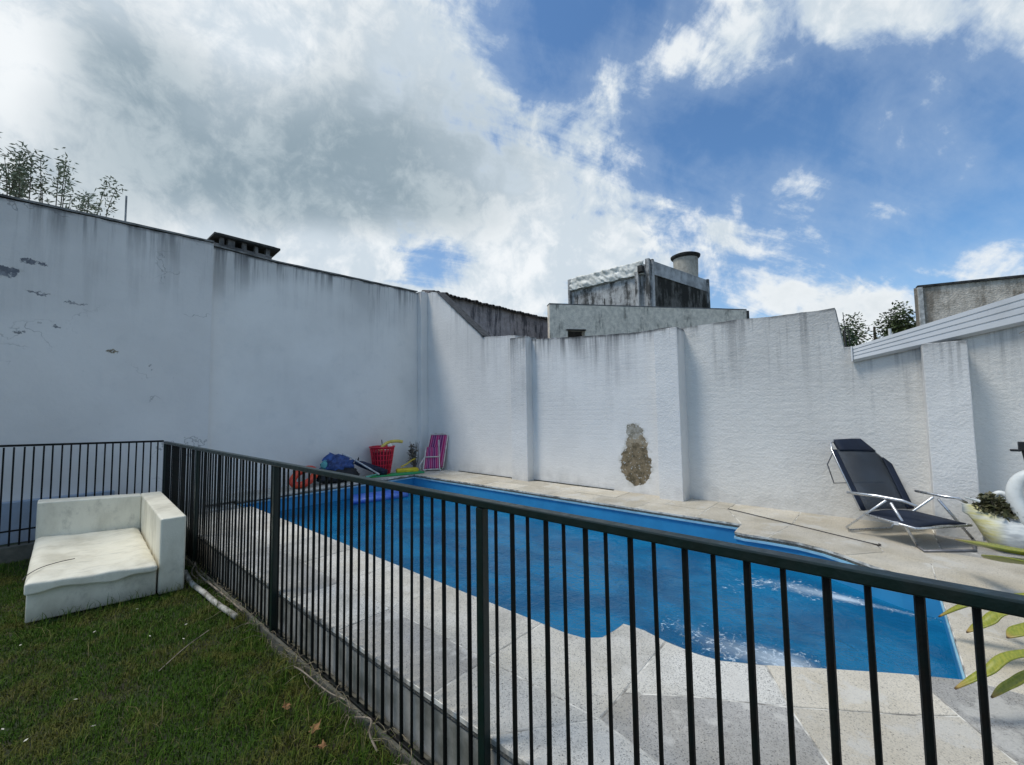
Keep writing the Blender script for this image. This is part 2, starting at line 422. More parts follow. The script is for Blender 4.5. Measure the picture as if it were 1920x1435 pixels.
M = {}
M['wall_left_near'] = stucco('stucco_left_near', (.74, .725, .695), drip=.8, grain=.7, cracks=.55, rough_scale=26,
    patch=[((.675, 7.33, 2.30), (.055, .2, .032), (.33, .29, .20), (.17, .14, .10)),
           ((-.27, 7.33, 3.12), (.15, .3, .07), (.14, .15, .17), (.25, .26, .28)),
           ((-.02, 7.33, 3.28), (.10, .3, .022), (.12, .13, .15), (.22, .23, .25)),
           ((.02, 7.33, 2.93), (.09, .3, .014), (.20, .21, .22), (.36, .36, .36)),
           ((.33, 7.33, 2.86), (.10, .3, .012), (.20, .21, .22), (.36, .36, .36)),
           ((.17, 7.33, 2.55), (.04, .3, .016), (.20, .21, .22), (.36, .36, .36)),
           ((-.1, 7.33, 2.45), (.045, .3, .02), (.16, .17, .18), (.3, .3, .3))])
M['wall_left_far'] = stucco('stucco_left_far', (.80, .785, .745), drip=.95, grain=.5, rough_scale=20)
M['wall_right_a'] = stucco('stucco_right_a', (.80, .785, .75), drip=.5, grain=.8, lines=.08)
M['wall_right_b'] = stucco('stucco_right_b', (.81, .795, .76), drip=1.0, grain=.9, lines=.12,
    patch=[((5.66, 2.64, .98), (.3, .155, .19), (.36, .30, .21), (.20, .165, .11)),
           ((5.66, 2.65, .70), (.3, .235, .30), (.24, .19, .12), (.10, .082, .05)),
           ((5.66, 2.66, 1.17), (.3, .13, .11), (.36, .34, .29), (.2, .18, .13))])
M['wall_right_c'] = stucco('stucco_right_c', (.78, .76, .71), drip=.75, grain=2.0, lines=.15, rough_scale=48)
M['pillar'] = stucco('stucco_pillar', (.80, .785, .75), drip=.9, grain=1.6, rough_scale=44)
M['pillar_clean'] = stucco('stucco_pillar_clean', (.79, .775, .74), drip=.7, grain=.4)
M['coping'] = simple('mortar_coping', (.20, .20, .19), .9, .25, 6, bump=.6, bscale=30, col2=(.09, .09, .085))
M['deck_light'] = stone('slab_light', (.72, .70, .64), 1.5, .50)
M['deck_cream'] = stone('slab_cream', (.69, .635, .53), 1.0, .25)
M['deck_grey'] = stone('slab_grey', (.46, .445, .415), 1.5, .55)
M['mortar'] = simple('mortar', (.58, .56, .50), .95, .3, 9, bump=.6, bscale=50, col2=(.17, .16, .14))
M['kerb'] = simple('kerb_concrete', (.10, .095, .075), .95, .3, 7, bump=.8, bscale=40, col2=(.075, .075, .06))
M['soil'] = simple('lawn_soil', (.022, .034, .010), .95, .3, 6, bump=.6, bscale=40, col2=(.028, .020, .012))
M['pool'] = simple('pool_paint', (.035, .27, .52), .45, .10, 2.5, col2=(.03, .24, .48))
M['pool_rim'] = simple('pool_rim', (.30, .56, .72), .4, .1, 6)
M['iron'] = simple('dark_green_iron', (.0020, .0048, .0042), .55, .3, 14, spec=.22, bump=.25, bscale=120, col2=(.006, .0045, .0035))
M['iron_rail'] = simple('dark_green_rail', (.004, .013, .011), .36, .2, 14, spec=.38, bump=.2, bscale=120, col2=(.008, .014, .011))

# ------------------------------------------------------------------ ground and lawn
mb = MB(); mb.prism([(-600, -600), (600, -600), (600, 600), (-600, 600)], -.45, -.40)
g = mb.build('ground', M['soil']); tag(g, kind='structure')
mb = MB(); nx, ny = 70, 130; xs = np.linspace(-4.2, 1.103, nx); ys = np.linspace(-1.6, 7.33, ny)
def lawn_z(x, y):
    z = .018 * mnoise.noise((x * 1.3, y * 1.3, 0)) + .010 * mnoise.noise((x * 5, y * 5, 3))
    return z + .12 * max(0.0, min(1.0, (y - 6.2) / .9)) - .004
vs_ = [(x, y, lawn_z(x, y)) for y in ys for x in xs]
fs = [(j * nx + i, j * nx + i + 1, (j + 1) * nx + i + 1, (j + 1) * nx + i) for j in range(ny - 1) for i in range(nx - 1)]
mb.add(vs_, fs); g = mb.build('lawn', M['soil'], smooth=True); tag(g, kind='structure')

# ------------------------------------------------------------------ pool outline, deck, slabs
NEAR = [(1.945, 6.70), (1.945, 1.35), (1.965, 1.24), (2.03, 1.172), (2.13, 1.155), (2.232, 1.150), (2.238, 1.03), (2.205, .90), (2.190, .76),
        (2.205, .64), (2.30, .47), (2.44, .26), (2.545, .10), (2.63, -.035), (2.73, -.215)]
FAR = [(4.04, -.215), (4.10, -.03), (4.20, .13), (4.33, .29), (4.43, .44), (4.49, .62), (4.495, .85), (4.475, 1.04), (4.50, 1.13), (4.83, 1.14), (4.83, 6.70)]
POOL = NEAR + FAR                       # runs towards -Y, round the end, back towards +Y
TZ = .30
def inset(poly, d):
    n = len(poly); area = sum(poly[i][0] * poly[(i + 1) % n][1] - poly[(i + 1) % n][0] * poly[i][1] for i in range(n))
    if area < 0: poly = poly[::-1]
    out = []
    for i in range(n):
        p0, p1, p2 = Vector(poly[i - 1]), Vector(poly[i]), Vector(poly[(i + 1) % n])
        e1 = (p1 - p0).normalized(); e2 = (p2 - p1).normalized()
        n1 = Vector((-e1.y, e1.x)); n2 = Vector((-e2.y, e2.x)); b = (n1 + n2)
        k = max(.35, (1 + n1.dot(n2)) / 2)
        out.append(tuple(p1 + b / 2 / k * d))
    return out
TILES = []   # (polygon, material key)
# lawn side, straight run
yj = [7.40, 6.86, 6.18, 5.52, 4.86, 4.20, 3.56, 2.94, 2.316, 1.50]
for a, b in zip(yj, yj[1:]):
    inner = 1.945
    if a > 6.75:
        TILES.append(([(1.163, a), (1.55, a), (1.55, b), (1.163, b)], 'deck_grey')); continue
    TILES.append(([(1.163, a), (1.50, a), (1.50, b), (1.163, b)], 'deck_grey' if rng.random() < .35 else 'deck_light'))
    TILES.append(([(1.50, a), (inner, a), (inner, b), (1.50, b)], 'deck_light'))
# row behind the far end of the pool
xj = [1.55, 2.15, 2.78, 3.4, 4.02, 4.62, 5.2, 5.62]
for a, b in zip(xj, xj[1:]): TILES.append(([(a, 7.40), (b, 7.40), (b, 6.70 if a < 4.8 else 6.86), (a, 6.70)] if False else [(a, 7.40), (b, 7.40), (b, 6.86), (a, 6.86)], 'deck_light'))
TILES.append(([(1.55, 6.86), (1.945, 6.86), (1.945, 6.18), (1.50, 6.18), (1.50, 6.70), (1.55, 6.70)], 'deck_light')) if False else None
xj = [1.945, 2.6, 3.25, 3.9, 4.5, 4.83]
for a, b in zip(xj, xj[1:]): TILES.append(([(a, 6.86), (b, 6.86), (b, 6.70), (a, 6.70)], 'deck_light'))
TILES.append(([(1.50, 7.0), (1.50, 7.0), (1.50, 7.0)], 'x')); TILES.pop()
# cut slabs round the near shoulder
TILES += [
 ([(1.163, 1.50), (1.50, 1.50), (1.50, .885), (1.163, 1.16)], 'deck_light'),
 ([(1.50, 1.50), (1.945, 1.50), (1.945, 1.35), (1.965, 1.24), (2.03, 1.172), (2.13, 1.155), (2.232, 1.150), (2.238, 1.03), (2.205, .90), (1.70, .885), (1.50, .885)], 'deck_light'),
 ([(2.205, .90), (2.190, .76), (2.205, .64), (2.30, .47), (2.045, .342), (1.855, .67), (1.70, .885)], 'deck_light'),
 ([(2.30, .47), (2.44, .26), (2.545, .10), (2.63, -.035), (2.40, -.162), (2.281, -.009), (2.045, .342)], 'deck_cream'),
 ([(1.50, .885), (1.70, .885), (1.855, .67), (2.045, .342), (1.806, .194), (1.62, .30), (1.445, .60)], 'deck_grey'),
 ([(1.163, 1.16), (1.50, .885), (1.445, .60), (1.163, .60)], 'deck_light'),
 ([(1.163, .60), (1.445, .60), (1.62, .30), (1.806, .194), (1.70, -.25), (1.163, -.25)], 'deck_light'),
 ([(2.045, .342), (2.281, -.009), (2.40, -.162), (2.224, -.269), (1.70, -.58), (1.70, -.25), (1.806, .194)], 'deck_cream'),
 ([(1.163, -.25), (1.70, -.25), (1.70, -.58), (1.163, -.9)], 'deck_light'),
 ([(2.40, -.162), (2.63, -.035), (2.73, -.215), (2.78, -.9), (2.224, -.9), (2.224, -.269)], 'deck_grey'),
 ([(1.70, -.58), (2.224, -.269), (2.224, -.9), (1.70, -.9)], 'deck_grey'),
 ([(2.73, -.215), (3.30, -.215), (3.30, -.9), (2.78, -.9)], 'deck_cream'),
 ([(3.30, -.215), (4.04, -.215), (4.04, -.9), (3.30, -.9)], 'deck_cream'),
 # far shoulder
 ([(4.04, -.215), (4.10, -.03), (4.20, .13), (4.33, .29), (4.62, .05), (4.50, -.215)], 'deck_cream'),
 ([(4.33, .29), (4.43, .44), (4.49, .62), (4.495, .85), (5.10, .75), (4.794, .094), (4.62, .05)], 'deck_cream'),
 ([(4.495, .85), (4.475, 1.04), (4.50, 1.13), (4.83, 1.14), (5.417, 1.417), (5.10, .75)], 'deck_cream'),
 ([(4.04, -.215), (4.50, -.215), (4.62, .05), (4.794, .094), (4.90, -.30), (4.90, -.9), (4.04, -.9)], 'deck_cream'),
 ([(4.794, .094), (5.10, .75), (5.82, .75), (5.82, -.30), (4.90, -.30)], 'deck_cream'),
 ([(5.10, .75), (5.417, 1.417), (5.82, 1.417), (5.82, .75)], 'deck_cream'),
 ([(4.90, -.30), (5.82, -.30), (5.82, -.9), (4.90, -.9)], 'deck_grey'),
 ([(4.83, 1.14), (4.83, 1.60), (5.417, 1.60), (5.417, 1.417)], 'deck_cream'),
 ([(5.417, 1.417), (5.417, 1.60), (5.82, 1.60), (5.82, 1.417)], 'deck_cream'),
]
yj = [6.86, 6.2, 5.55, 4.9, 4.25, 3.6, 2.95, 2.28, 1.60]
for a, b in zip(yj, yj[1:]):
    TILES.append(([(4.83, a), (5.22, a), (5.22, b), (4.83, b)], 'deck_cream'))
    TILES.append(([(5.22, a - .2), (5.82, a - .2), (5.82, b - .2 if b > 1.7 else 1.60), (5.22, b - .2 if b > 1.7 else 1.60)], 'deck_cream'))
TILES.append(([(5.22, 6.86), (5.62, 6.86), (5.62, 6.66), (5.22, 6.66)], 'deck_cream'))
# outer field, seldom seen
for a, b in ((-.9, -1.6), (-1.6, -2.3), (-2.3, -3.0)):
    for x0, x1 in zip((1.163, 1.8, 2.5, 3.2, 3.9, 4.6, 5.3), (1.8, 2.5, 3.2, 3.9, 4.6, 5.3, 5.82)):
        TILES.append(([(x0, a), (x1, a), (x1, b), (x0, b)], 'deck_light'))
mb = MB()
for poly, k in TILES: mb.prism(poly, TZ - .022, TZ - .003, bottom=True)
mb.prism([(1.18, 7.40), (1.93, 7.40), (1.93, -3.0), (1.18, -3.0)], -.35, TZ - .052)          # deck body, lawn side
deck = mb.build('pool_deck', M['mortar']); tag(deck, kind='structure')
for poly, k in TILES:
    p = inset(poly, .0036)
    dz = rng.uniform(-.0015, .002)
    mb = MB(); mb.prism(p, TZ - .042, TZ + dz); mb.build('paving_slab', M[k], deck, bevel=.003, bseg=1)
mb = MB(); mb.prism([(1.172, -3.0), (1.172, 7.40), (1.1795, 7.40), (1.1795, -3.0)], 0.02, TZ - .052); o = mb.build('deck_side', simple('deck_render', (.29, .28, .25), .95, .3, 5, bump=.5, bscale=30, col2=(.14, .14, .115)), deck)
# kerb under the railing
mb = MB(); mb.prism([(1.104, -3), (1.104, 6.75), (1.171, 6.75), (1.171, -3)], -.1, .046)
k_ = mb.build('kerb', M['kerb'], bevel=.006); tag(k_, kind='structure')
mb = MB(); mb.prism([(-4.2, 6.60), (-4.2, 6.70), (1.1035, 6.70), (1.1035, 6.60)], -.1, .20)
k_ = mb.build('kerb', M['kerb'], bevel=.006); tag(k_, kind='structure')

# pool basin
pool = MB(); n = len(POOL)
wall_out = inset(POOL, -.02)
def ring(poly, z): return [(x, y, z) for x, y in poly]
area = sum(POOL[i][0] * POOL[(i + 1) % n][1] - POOL[(i + 1) % n][0] * POOL[i][1] for i in range(n))
PC = POOL if area > 0 else POOL[::-1]
PW = inset(PC, -.012)
pool.add(ring(PW, TZ - .045) + ring(PW, -1.15), [((i + 1) % n, i, n + i, n + (i + 1) % n) for i in range(n)] + [tuple(range(n, 2 * n))])
basin = pool.build('swimming_pool', M['pool']); tag(basin, kind='structure')
rim = MB(); PI_ = inset(PC, .004)
rim.add(ring(PW, TZ - .046) + ring(PI_, TZ - .046) + ring(PI_, TZ - .066) + ring(PW, TZ - .066),
        [(j * n + i, j * n + (i + 1) % n, ((j + 1) % 4) * n + (i + 1) % n, ((j + 1) % 4) * n + i) for j in range(4) for i in range(n)])
rim.build('pool_rim', M['pool_rim'], basin)

# water: gently moved sheet, stirred where the return jets run
m_, t, p, o = material('pool_water'); co = t.pos()
def blob2(c, r, rot=0):
    v = t.vec('SUBTRACT', co, (c[0], c[1], 0)); v = t.mapping(v, (1 / r[0], 1 / r[1], 0), rot=(0, 0, 0)) if not rot else t.mapping(t.mapping(v, rot=(0, 0, rot)), (1 / r[0], 1 / r[1], 0))
    return t.math('POWER', 2.7183, t.math('MULTIPLY', t.vec('DOT_PRODUCT', v, v), -1.0))
FOAM_SPOTS = [((4.03, -.05), (.045, .24), 0, 1.0), ((4.05, .28), (.085, .18), 0, 1.35), ((4.04, .58), (.17, .24), .3, 1.15), ((3.92, .88), (.20, .16), 0, .7), ((3.72, .98), (.12, .10), 0, .5),
              ((2.86, .48), (.17, .22), 0, 1.15), ((2.80, .80), (.20, .26), 0, .95), ((2.62, .38), (.24, .13), 0, .9), ((2.90, 1.08), (.16, .14), 0, .55)]
jet = None
for c, r, ro, a in FOAM_SPOTS:
    b = t.math('MULTIPLY', blob2(c, r, ro), a); jet = b if jet is None else t.math('ADD', jet, b)
wv = t.vec('ADD', co, t.vec('MULTIPLY', t.noise(co, 5, 4, .6, out=1), (.12, .12, .12)))
f1 = t.noise(wv, 17, 7, .66, 1.4); f2 = t.voro(t.vec('ADD', wv, t.vec('MULTIPLY', t.noise(co, 14, 4, out=1), (.12, .12, .1))), 13, 'DISTANCE_TO_EDGE')
lace = t.math('MULTIPLY', t.remap(f2, .0, .13, 1, 0), t.remap(f1, .42, .62))
clot = t.remap(f1, .58, .70)
foam = t.math('MULTIPLY', t.remap(t.math('ADD', t.math('ADD', t.math('MULTIPLY', lace, .6), clot), t.math('MULTIPLY', t.math('SUBTRACT', jet, 1.0), .9)), -.35, .75), t.remap(jet, .08, .45), clamp=True)
t.put(p.inputs['Base Color'], t.mix(t.math('MULTIPLY', foam, .82), t.mix(t.remap(t.noise(t.mapping(co, (1.6, 1, 1)), 1.7, 5, .6), .34, .66), (.001, .105, .25), (.002, .190, .40)), (.72, .84, .93)))
t.put(p.inputs['Alpha'], t.math('MAXIMUM', .72, foam))
t.put(p.inputs['Roughness'], t.remap(foam, 0, 1, .05, .6)); p.inputs['IOR'].default_value = 1.33
w1 = t.noise(t.mapping(co, (1, 1, 1)), 7.5, 3, .5, .6); w2 = t.noise(t.mapping(co, (1.0, 1.7, 1), rot=(0, 0, .6)), 26, 3, .55, .5)
hh = t.math('ADD', w1, t.math('MULTIPLY', w2, .22)); hh = t.math('ADD', hh, t.math('MULTIPLY', t.math('ADD', f1, lace), t.math('MULTIPLY', jet, .8)))
t.put(p.inputs['Normal'], t.bump(hh, .50, .035))
M['water'] = m_
WZ = .062
mb = MB(); mb.add(ring(PW, WZ), [tuple(range(n))])
w_ = mb.build('water', M['water']); tag(w_, kind='structure')

# ------------------------------------------------------------------ walls
def wall(name, axis, plane, normal, prof, mat, parent, thick=.2, z0=-.1, step=.07, rows=26, jag=.006, coping=True):
    """masonry panel; prof = [(t, ztop)...] along the axis; finished face at 'plane', body behind it"""
    ts = []
    for (a, za), (b, zb) in zip(prof, prof[1:]):
        k = max(1, int(abs(b - a) / step)); ts += [(a + (b - a) * i / k, za + (zb - za) * i / k) for i in range(k)]
    ts.append(prof[-1]); n_ = len(ts); vs_ = []; ed = []
    pt = (lambda t_, d, z: (t_, plane - normal * d, z)) if axis == 'x' else (lambda t_, d, z: (plane - normal * d, t_, z))
    for (t_, zt) in ts:
        j = jag * (mnoise.noise((t_ * 9, plane, 0)) * 1.3 + mnoise.noise((t_ * 31, plane, 5)))
        for r_ in range(rows + 1):
            f = r_ / rows; f = 1 - (1 - f) ** 1.6
            z = z0 + (zt + j - z0) * f; vs_.append(pt(t_, 0, z)); ed.append(zt + j - z)
        vs_.append(pt(t_, thick, zt + j)); ed.append(0.0)
        vs_.append(pt(t_, thick, z0)); ed.append(zt - z0)
    m1 = rows + 3; fs = []
    for i in range(n_ - 1):
        for r_ in range(rows + 2):
            fs.append((i * m1 + r_, (i + 1) * m1 + r_, (i + 1) * m1 + r_ + 1, i * m1 + r_ + 1))
        fs.append((i * m1 + rows + 2, (i + 1) * m1 + rows + 2, (i + 1) * m1, i * m1))
    fs.append(tuple(range(m1))); fs.append(tuple(range((n_ - 1) * m1 + m1 - 1, (n_ - 1) * m1 - 1, -1)))
    me = bpy.data.meshes.new(name); me.from_pydata(vs_, [], fs)
    a_ = me.attributes.new('edge', 'FLOAT', 'POINT'); a_.data.foreach_set('value', ed)
    bm = bmesh.new(); bm.from_mesh(me); bmesh.ops.recalc_face_normals(bm, faces=bm.faces); bm.to_mesh(me); bm.free()
    return link(name, me, mat, parent)

def pillar(x0, x1, y0, y1, z1, mat, parent, name='pillar', z0=-.1, wob=.004):
    nz = 30; ring_ = [(x0, y0), (x1, y0), (x1, y1), (x0, y1)]; per = []
    for i in range(4):
        a, b = ring_[i], ring_[(i + 1) % 4]; k = max(2, int(max(abs(b[0] - a[0]), abs(b[1] - a[1])) / .05))
        per += [lerp(a, b, j / k) for j in range(k)]
    vs_ = []; ed = []; q = len(per)
    for r_ in range(nz + 1):
        z = z0 + (z1 - z0) * (1 - (1 - r_ / nz) ** 1.6)
        for (x, y) in per:
            d = wob * mnoise.noise((x * 3, y * 3, z * 4)); zz = z + (mnoise.noise((x * 13, y * 13, 1)) * .008 if r_ == nz else 0)
            vs_.append((x + d, y + d * .7, zz)); ed.append(z1 - z)
    fs = [(r_ * q + i, r_ * q + (i + 1) % q, (r_ + 1) * q + (i + 1) % q, (r_ + 1) * q + i) for r_ in range(nz) for i in range(q)]
    fs.append(tuple(nz * q + i for i in range(q)))
    me = bpy.data.meshes.new(name); me.from_pydata(vs_, [], fs)
    a_ = me.attributes.new('edge', 'FLOAT', 'POINT'); a_.data.foreach_set('value', ed)
    bm = bmesh.new(); bm.from_mesh(me); bmesh.ops.recalc_face_normals(bm, faces=bm.faces); bm.to_mesh(me); bm.free()
    o = link(name, me, mat, parent); b = o.modifiers.new('bevel', 'BEVEL'); b.width = .008; b.segments = 2; b.limit_method = 'ANGLE'
    return o

def coping(axis, prof, c, w, h, mat, parent, over=.02):
    mb = MB()
    for (a, za), (b, zb) in zip(prof, prof[1:]):
        k = max(1, int(abs(b - a) / .12))
        for i in range(k):
            q0, q1 = a + (b - a) * i / k, a + (b - a) * (i + 1) / k; r0, r1 = za + (zb - za) * i / k, za + (zb - za) * (i + 1) / k
            j0 = .007 * mnoise.noise((q0 * 7, c, 2)); j1 = .007 * mnoise.noise((q1 * 7, c, 2))
            P = (lambda t_, d, z: (t_, c + d, z)) if axis == 'x' else (lambda t_, d, z: (c + d, t_, z))
            A = [P(q0, -w / 2, r0 + .003), P(q0, w / 2, r0 + .003), P(q0, w / 2, r0 + h + j0), P(q0, -w / 2, r0 + h + j0)]
            B = [P(q1, -w / 2, r1 + .003), P(q1, w / 2, r1 + .003), P(q1, w / 2, r1 + h + j1), P(q1, -w / 2, r1 + h + j1)]
            mb.add(A + B, [(0, 1, 5, 4), (1, 2, 6, 5), (2, 3, 7, 6), (3, 0, 4, 7)] + ([(0, 3, 2, 1)] if i == 0 else []) + ([(4, 5, 6, 7)] if i == k - 1 else []))
    return mb.build('coping', mat, parent)

lw = empty('boundary_wall', (3.0, 7.45, 0)); lw_m = lw.matrix_world
tag(lw, 'tall painted wall behind the pool with black runs of damp along its top, carrying a chimney', 'wall')
def keep(parent):
    """children built in world coordinates under a moved empty"""
    for ch in parent.children: ch.location = ch.location - parent.location if ch.location.length == 0 else ch.location
    return parent
panel = wall('wall_panel', 'x', 7.33, -1, [(-5, 3.86), (-.31, 3.955), (1.72, 4.012)], M['wall_left_near'], lw, thick=.30)
panel['label'] = 'nearer wall section with cracks, black scuffs and a bluish tone'
panel = wall('wall_panel', 'x', 7.40, -1, [(1.721, 3.985), (2.60, 3.962), (5.60, 4.03), (5.78, 4.03)], M['wall_left_far'], lw, thick=.24)
panel['label'] = 'smoother grey-white wall section behind the toys'
coping('x', [(-5, 3.872), (-.31, 3.967), (1.722, 4.024)], 7.47, .30, .028, M['coping'], lw)
coping('x', [(1.724, 3.997), (2.60, 3.974), (5.42, 4.038)], 7.52, .27, .024, M['coping'], lw)
pillar(5.42, 5.599, 7.27, 7.399, 4.035, M['pillar_clean'], lw, 'corner_pilaster')
rw = empty('boundary_wall', (5.7, 3.0, 0)); tag(rw, 'white stepped side wall along the pool with pillars and a brown peeled patch', 'wall')
wall('wall_panel', 'y', 5.60, -1, [(4.80, 2.80), (5.61, 2.868), (6.949, 3.978), (7.10, 4.02), (7.398, 4.03)], M['wall_right_a'], rw)['label'] = 'corner section whose top slopes down from the tall wall'
wall('wall_panel', 'y', 5.66, -1, [(2.10, 2.575), (2.70, 2.567), (4.502, 2.692), (4.799, 2.70)], M['wall_right_b'], rw)['label'] = 'section with the brown patch of lost plaster'
wall('wall_panel', 'y', 5.76, -1, [(-3.2, 2.62), (-.981, 2.222), (-.331, 2.108), (.199, 2.113), (.28, 2.112), (.303, 2.30), (.336, 2.551), (.861, 2.551), (1.315, 2.569), (2.099, 2.556)], M['wall_right_c'], rw)['label'] = 'coarse stucco section behind the lounger, stepping down under the roof sheet'
coping('y', [(5.58, 2.868), (6.949, 3.983)], 5.695, .25, .022, simple('dark_flashing', (.05, .05, .05), .8, .3), rw)
pillar(5.50, 5.80, 4.483, 4.838, 2.735, M['pillar'], rw)
pillar(5.50, 5.80, 1.955, 2.265, 2.535, M['pillar'], rw)
pillar(5.50, 5.80, -.60, -.31, 2.055, M['pillar'], rw)
mb = MB()
for y0_, y1_, x_ in ((3.0, 4.47, 5.652), (4.85, 6.3, 5.592)):
    pts = []
    mb.prism([(x_ - .03, y0_), (x_ - .012, y0_ + .2), (x_ - .02, (y0_ + y1_) / 2), (x_ - .008, y1_), (x_ + .01, y1_), (x_ + .01, y0_)], TZ + .001, TZ + .012)
mb.build('base_joint', simple('black_joint', (.04, .04, .03), .9, .3, 20), rw)

# roof sheet resting on the wall at the right
m_, t, p, o = material('white_roof_sheet'); co = t.pos()
t.put(p.inputs['Base Color'], t.mix(t.math('MULTIPLY', t.remap(t.noise(co, 3, 6, .65), .45, .75), .35), (.52, .535, .54), (.33, .33, .31))); p.inputs['Roughness'].default_value = .5
M['roof_sheet'] = m_
rs = empty('roof_sheet', (5.8, -1, 2.1)); tag(rs, 'white ribbed roof edge sloping down along the top of the right wall', 'roof')
ribs = [(0, 0), (.02, 1), (.24, 1), (.26, .2), (.29, .2), (.31, 1), (.49, 1), (.51, .2), (.54, .2), (.56, 1), (.74, 1), (.76, .2), (.79, .2), (.81, 1), (1.0, 1.0)]
def roof_pt(Y, u, h):
    b = Vector((5.70, Y, 1.961 + (.205 - Y) * .200)); c = Vector((5.752, Y * 1.009, 2.103 + (.211 - Y) * .293))
    return b.lerp(c, u) + Vector((-.78, 0, .35)) * (.011 * h)
mb = MB(); Ys = [.205 - i * .2 for i in range(15)]
vs_ = [roof_pt(Y, u, h) for Y in Ys for u, h in ribs] + [roof_pt(Y, u, h) + Vector((.03, 0, -.02)) for Y in Ys for u, h in ribs]
q = len(ribs); N_ = len(Ys) * q
fs = [(i * q + j, i * q + j + 1, (i + 1) * q + j + 1, (i + 1) * q + j) for i in range(len(Ys) - 1) for j in range(q - 1)]
fs += [tuple(N_ + k for k in reversed(f)) for f in fs]
fs += [(i * q, (i + 1) * q, N_ + (i + 1) * q, N_ + i * q) for i in range(len(Ys) - 1)] + [(i * q + q - 1, N_ + i * q + q - 1, N_ + (i + 1) * q + q - 1, (i + 1) * q + q - 1) for i in range(len(Ys) - 1)]
fs += [(j, N_ + j, N_ + j + 1, j + 1) for j in range(q - 1)]
mb.add(vs_, fs); mb.build('ribbed_sheet', M['roof_sheet'], rs)
mb = MB(); a, b = roof_pt(.207, 0, 0), roof_pt(.207, 1, 0)
mb.add([a + Vector((-.03, .0, -.012)), b + Vector((-.03, 0, .01)), b + Vector((.04, 0, .01)), a + Vector((.04, 0, -.012)), a + Vector((-.03, .012, -.012)), b + Vector((-.03, .012, .01)), b + Vector((.04, .012, .01)), a + Vector((.04, .012, -.012))],
       [(0, 1, 2, 3), (7, 6, 5, 4), (0, 4, 5, 1), (1, 5, 6, 2), (2, 6, 7, 3), (3, 7, 4, 0)]); mb.build('end_cap', M['roof_sheet'], rs)

def fix_children():
    bpy.context.view_layer.update()
    for o in list(C.objects):
        if o.type == 'EMPTY' and o.get('_world'):
            for ch in o.children: ch.matrix_parent_inverse = o.matrix_world.inverted()

def world_group(e):
    e['_world'] = 1; return e
for e in (lw, rw, rs): world_group(e)

# ------------------------------------------------------------------ chimney on the tall wall
M['slab_dark'] = simple('sooty_slab', (.045, .045, .042), .9, .3, 8, bump=.5)
M['soot'] = simple('sooty_brick', (.16, .155, .15), .9, .3, 8, bump=.5, col2=(.06, .06, .06))
ch = empty('chimney', (2.2, 7.6, 4.0)); tag(ch, 'squat chimney with a dark flat cap on short piers, on top of the tall wall', 'chimney'); world_group(ch)
mb = MB(); mb.box((2.16, 7.64, 4.03), (.80, .34, .10)); mb.build('base', M['soot'], ch)
for x, w in ((1.86, .05), (1.98, .10), (2.16, .06), (2.33, .05), (2.50, .06)):
    for y in (7.50, 7.78): MB().box((x, y, 4.12), (w, .07, .13)).build('pier', M['soot'], ch)
mb = MB(); mb.prism([(1.735, 7.38), (2.66, 7.38), (2.70, 7.9), (1.735, 7.9)], 4.18, 4.215)
mb.build('cap_slab', M['slab_dark'], ch, bevel=.006)
mb = MB(); mb.prism([(1.80, 7.44), (2.60, 7.44), (2.60, 7.84), (1.80, 7.84)], 4.2155, 4.24)
mb.build('cap_top', M['slab_dark'], ch, bevel=.006)
mb = MB(); mb.tube([(.775, 7.62, 3.9), (.775, 7.62, 4.48)], .011, 8)
o = mb.build('steel_pole', simple('pole_grey', (.28, .29, .29), .6, .2)); tag(o, 'thin bare grey pole standing up behind the tall wall beside the bamboo', 'pole')

# ------------------------------------------------------------------ buildings behind
M['brick_old'] = mouldy('old_brick', (.42, .37, .36), (.11, .10, .105), .50, 3.2)
bk = empty('neighbour_wall', (8.5, 7.8, 0)); tag(bk, 'dark weathered brick wall with a ragged dark tile edge behind the corner', 'wall'); world_group(bk)
mb = MB(); mb.prism([(5.80, 7.50), (10.6, 7.50), (10.6, 7.75), (5.80, 7.75)], 0, 4.165); mb.build('brickwork', M['brick_old'], bk)
mt = simple('old_roof_tile', (.045, .047, .05), .9, .4, 9, bump=.5, col2=(.09, .075, .065)); base = None
for i in range(40):
    x = 5.86 + i * .119
    if base is None:
        mb = MB(); N7 = 7
        a_ = [(math.cos(math.pi * k / (N7 - 1)) * .062, math.sin(math.pi * k / (N7 - 1)) * .05) for k in range(N7)]
        vs_ = [(x_, -.14, z_) for x_, z_ in a_] + [(x_ * .85, .30, z_ * .85 + .10) for x_, z_ in a_]
        vs_ += [(x_ * .78, -.14, z_ * .78 - .002) for x_, z_ in a_] + [(x_ * .66, .30, z_ * .66 + .098) for x_, z_ in a_]
        fs = [(k, k + 1, N7 + k + 1, N7 + k) for k in range(N7 - 1)] + [(2 * N7 + k + 1, 2 * N7 + k, 3 * N7 + k, 3 * N7 + k + 1) for k in range(N7 - 1)] + [(k + 1, k, 2 * N7 + k, 2 * N7 + k + 1) for k in range(N7 - 1)]
        mb.add(vs_, fs); o = mb.build('roof_tile', mt, bk); base = o
    else:
        o = base.copy(); C.objects.link(o); o.parent = bk
    o.location = (x, 7.50, 4.115 + .018 * rng.standard_normal() * .5 + .001 * i); o.rotation_euler = (rng.normal(0, .03), 0, rng.normal(0, .05))

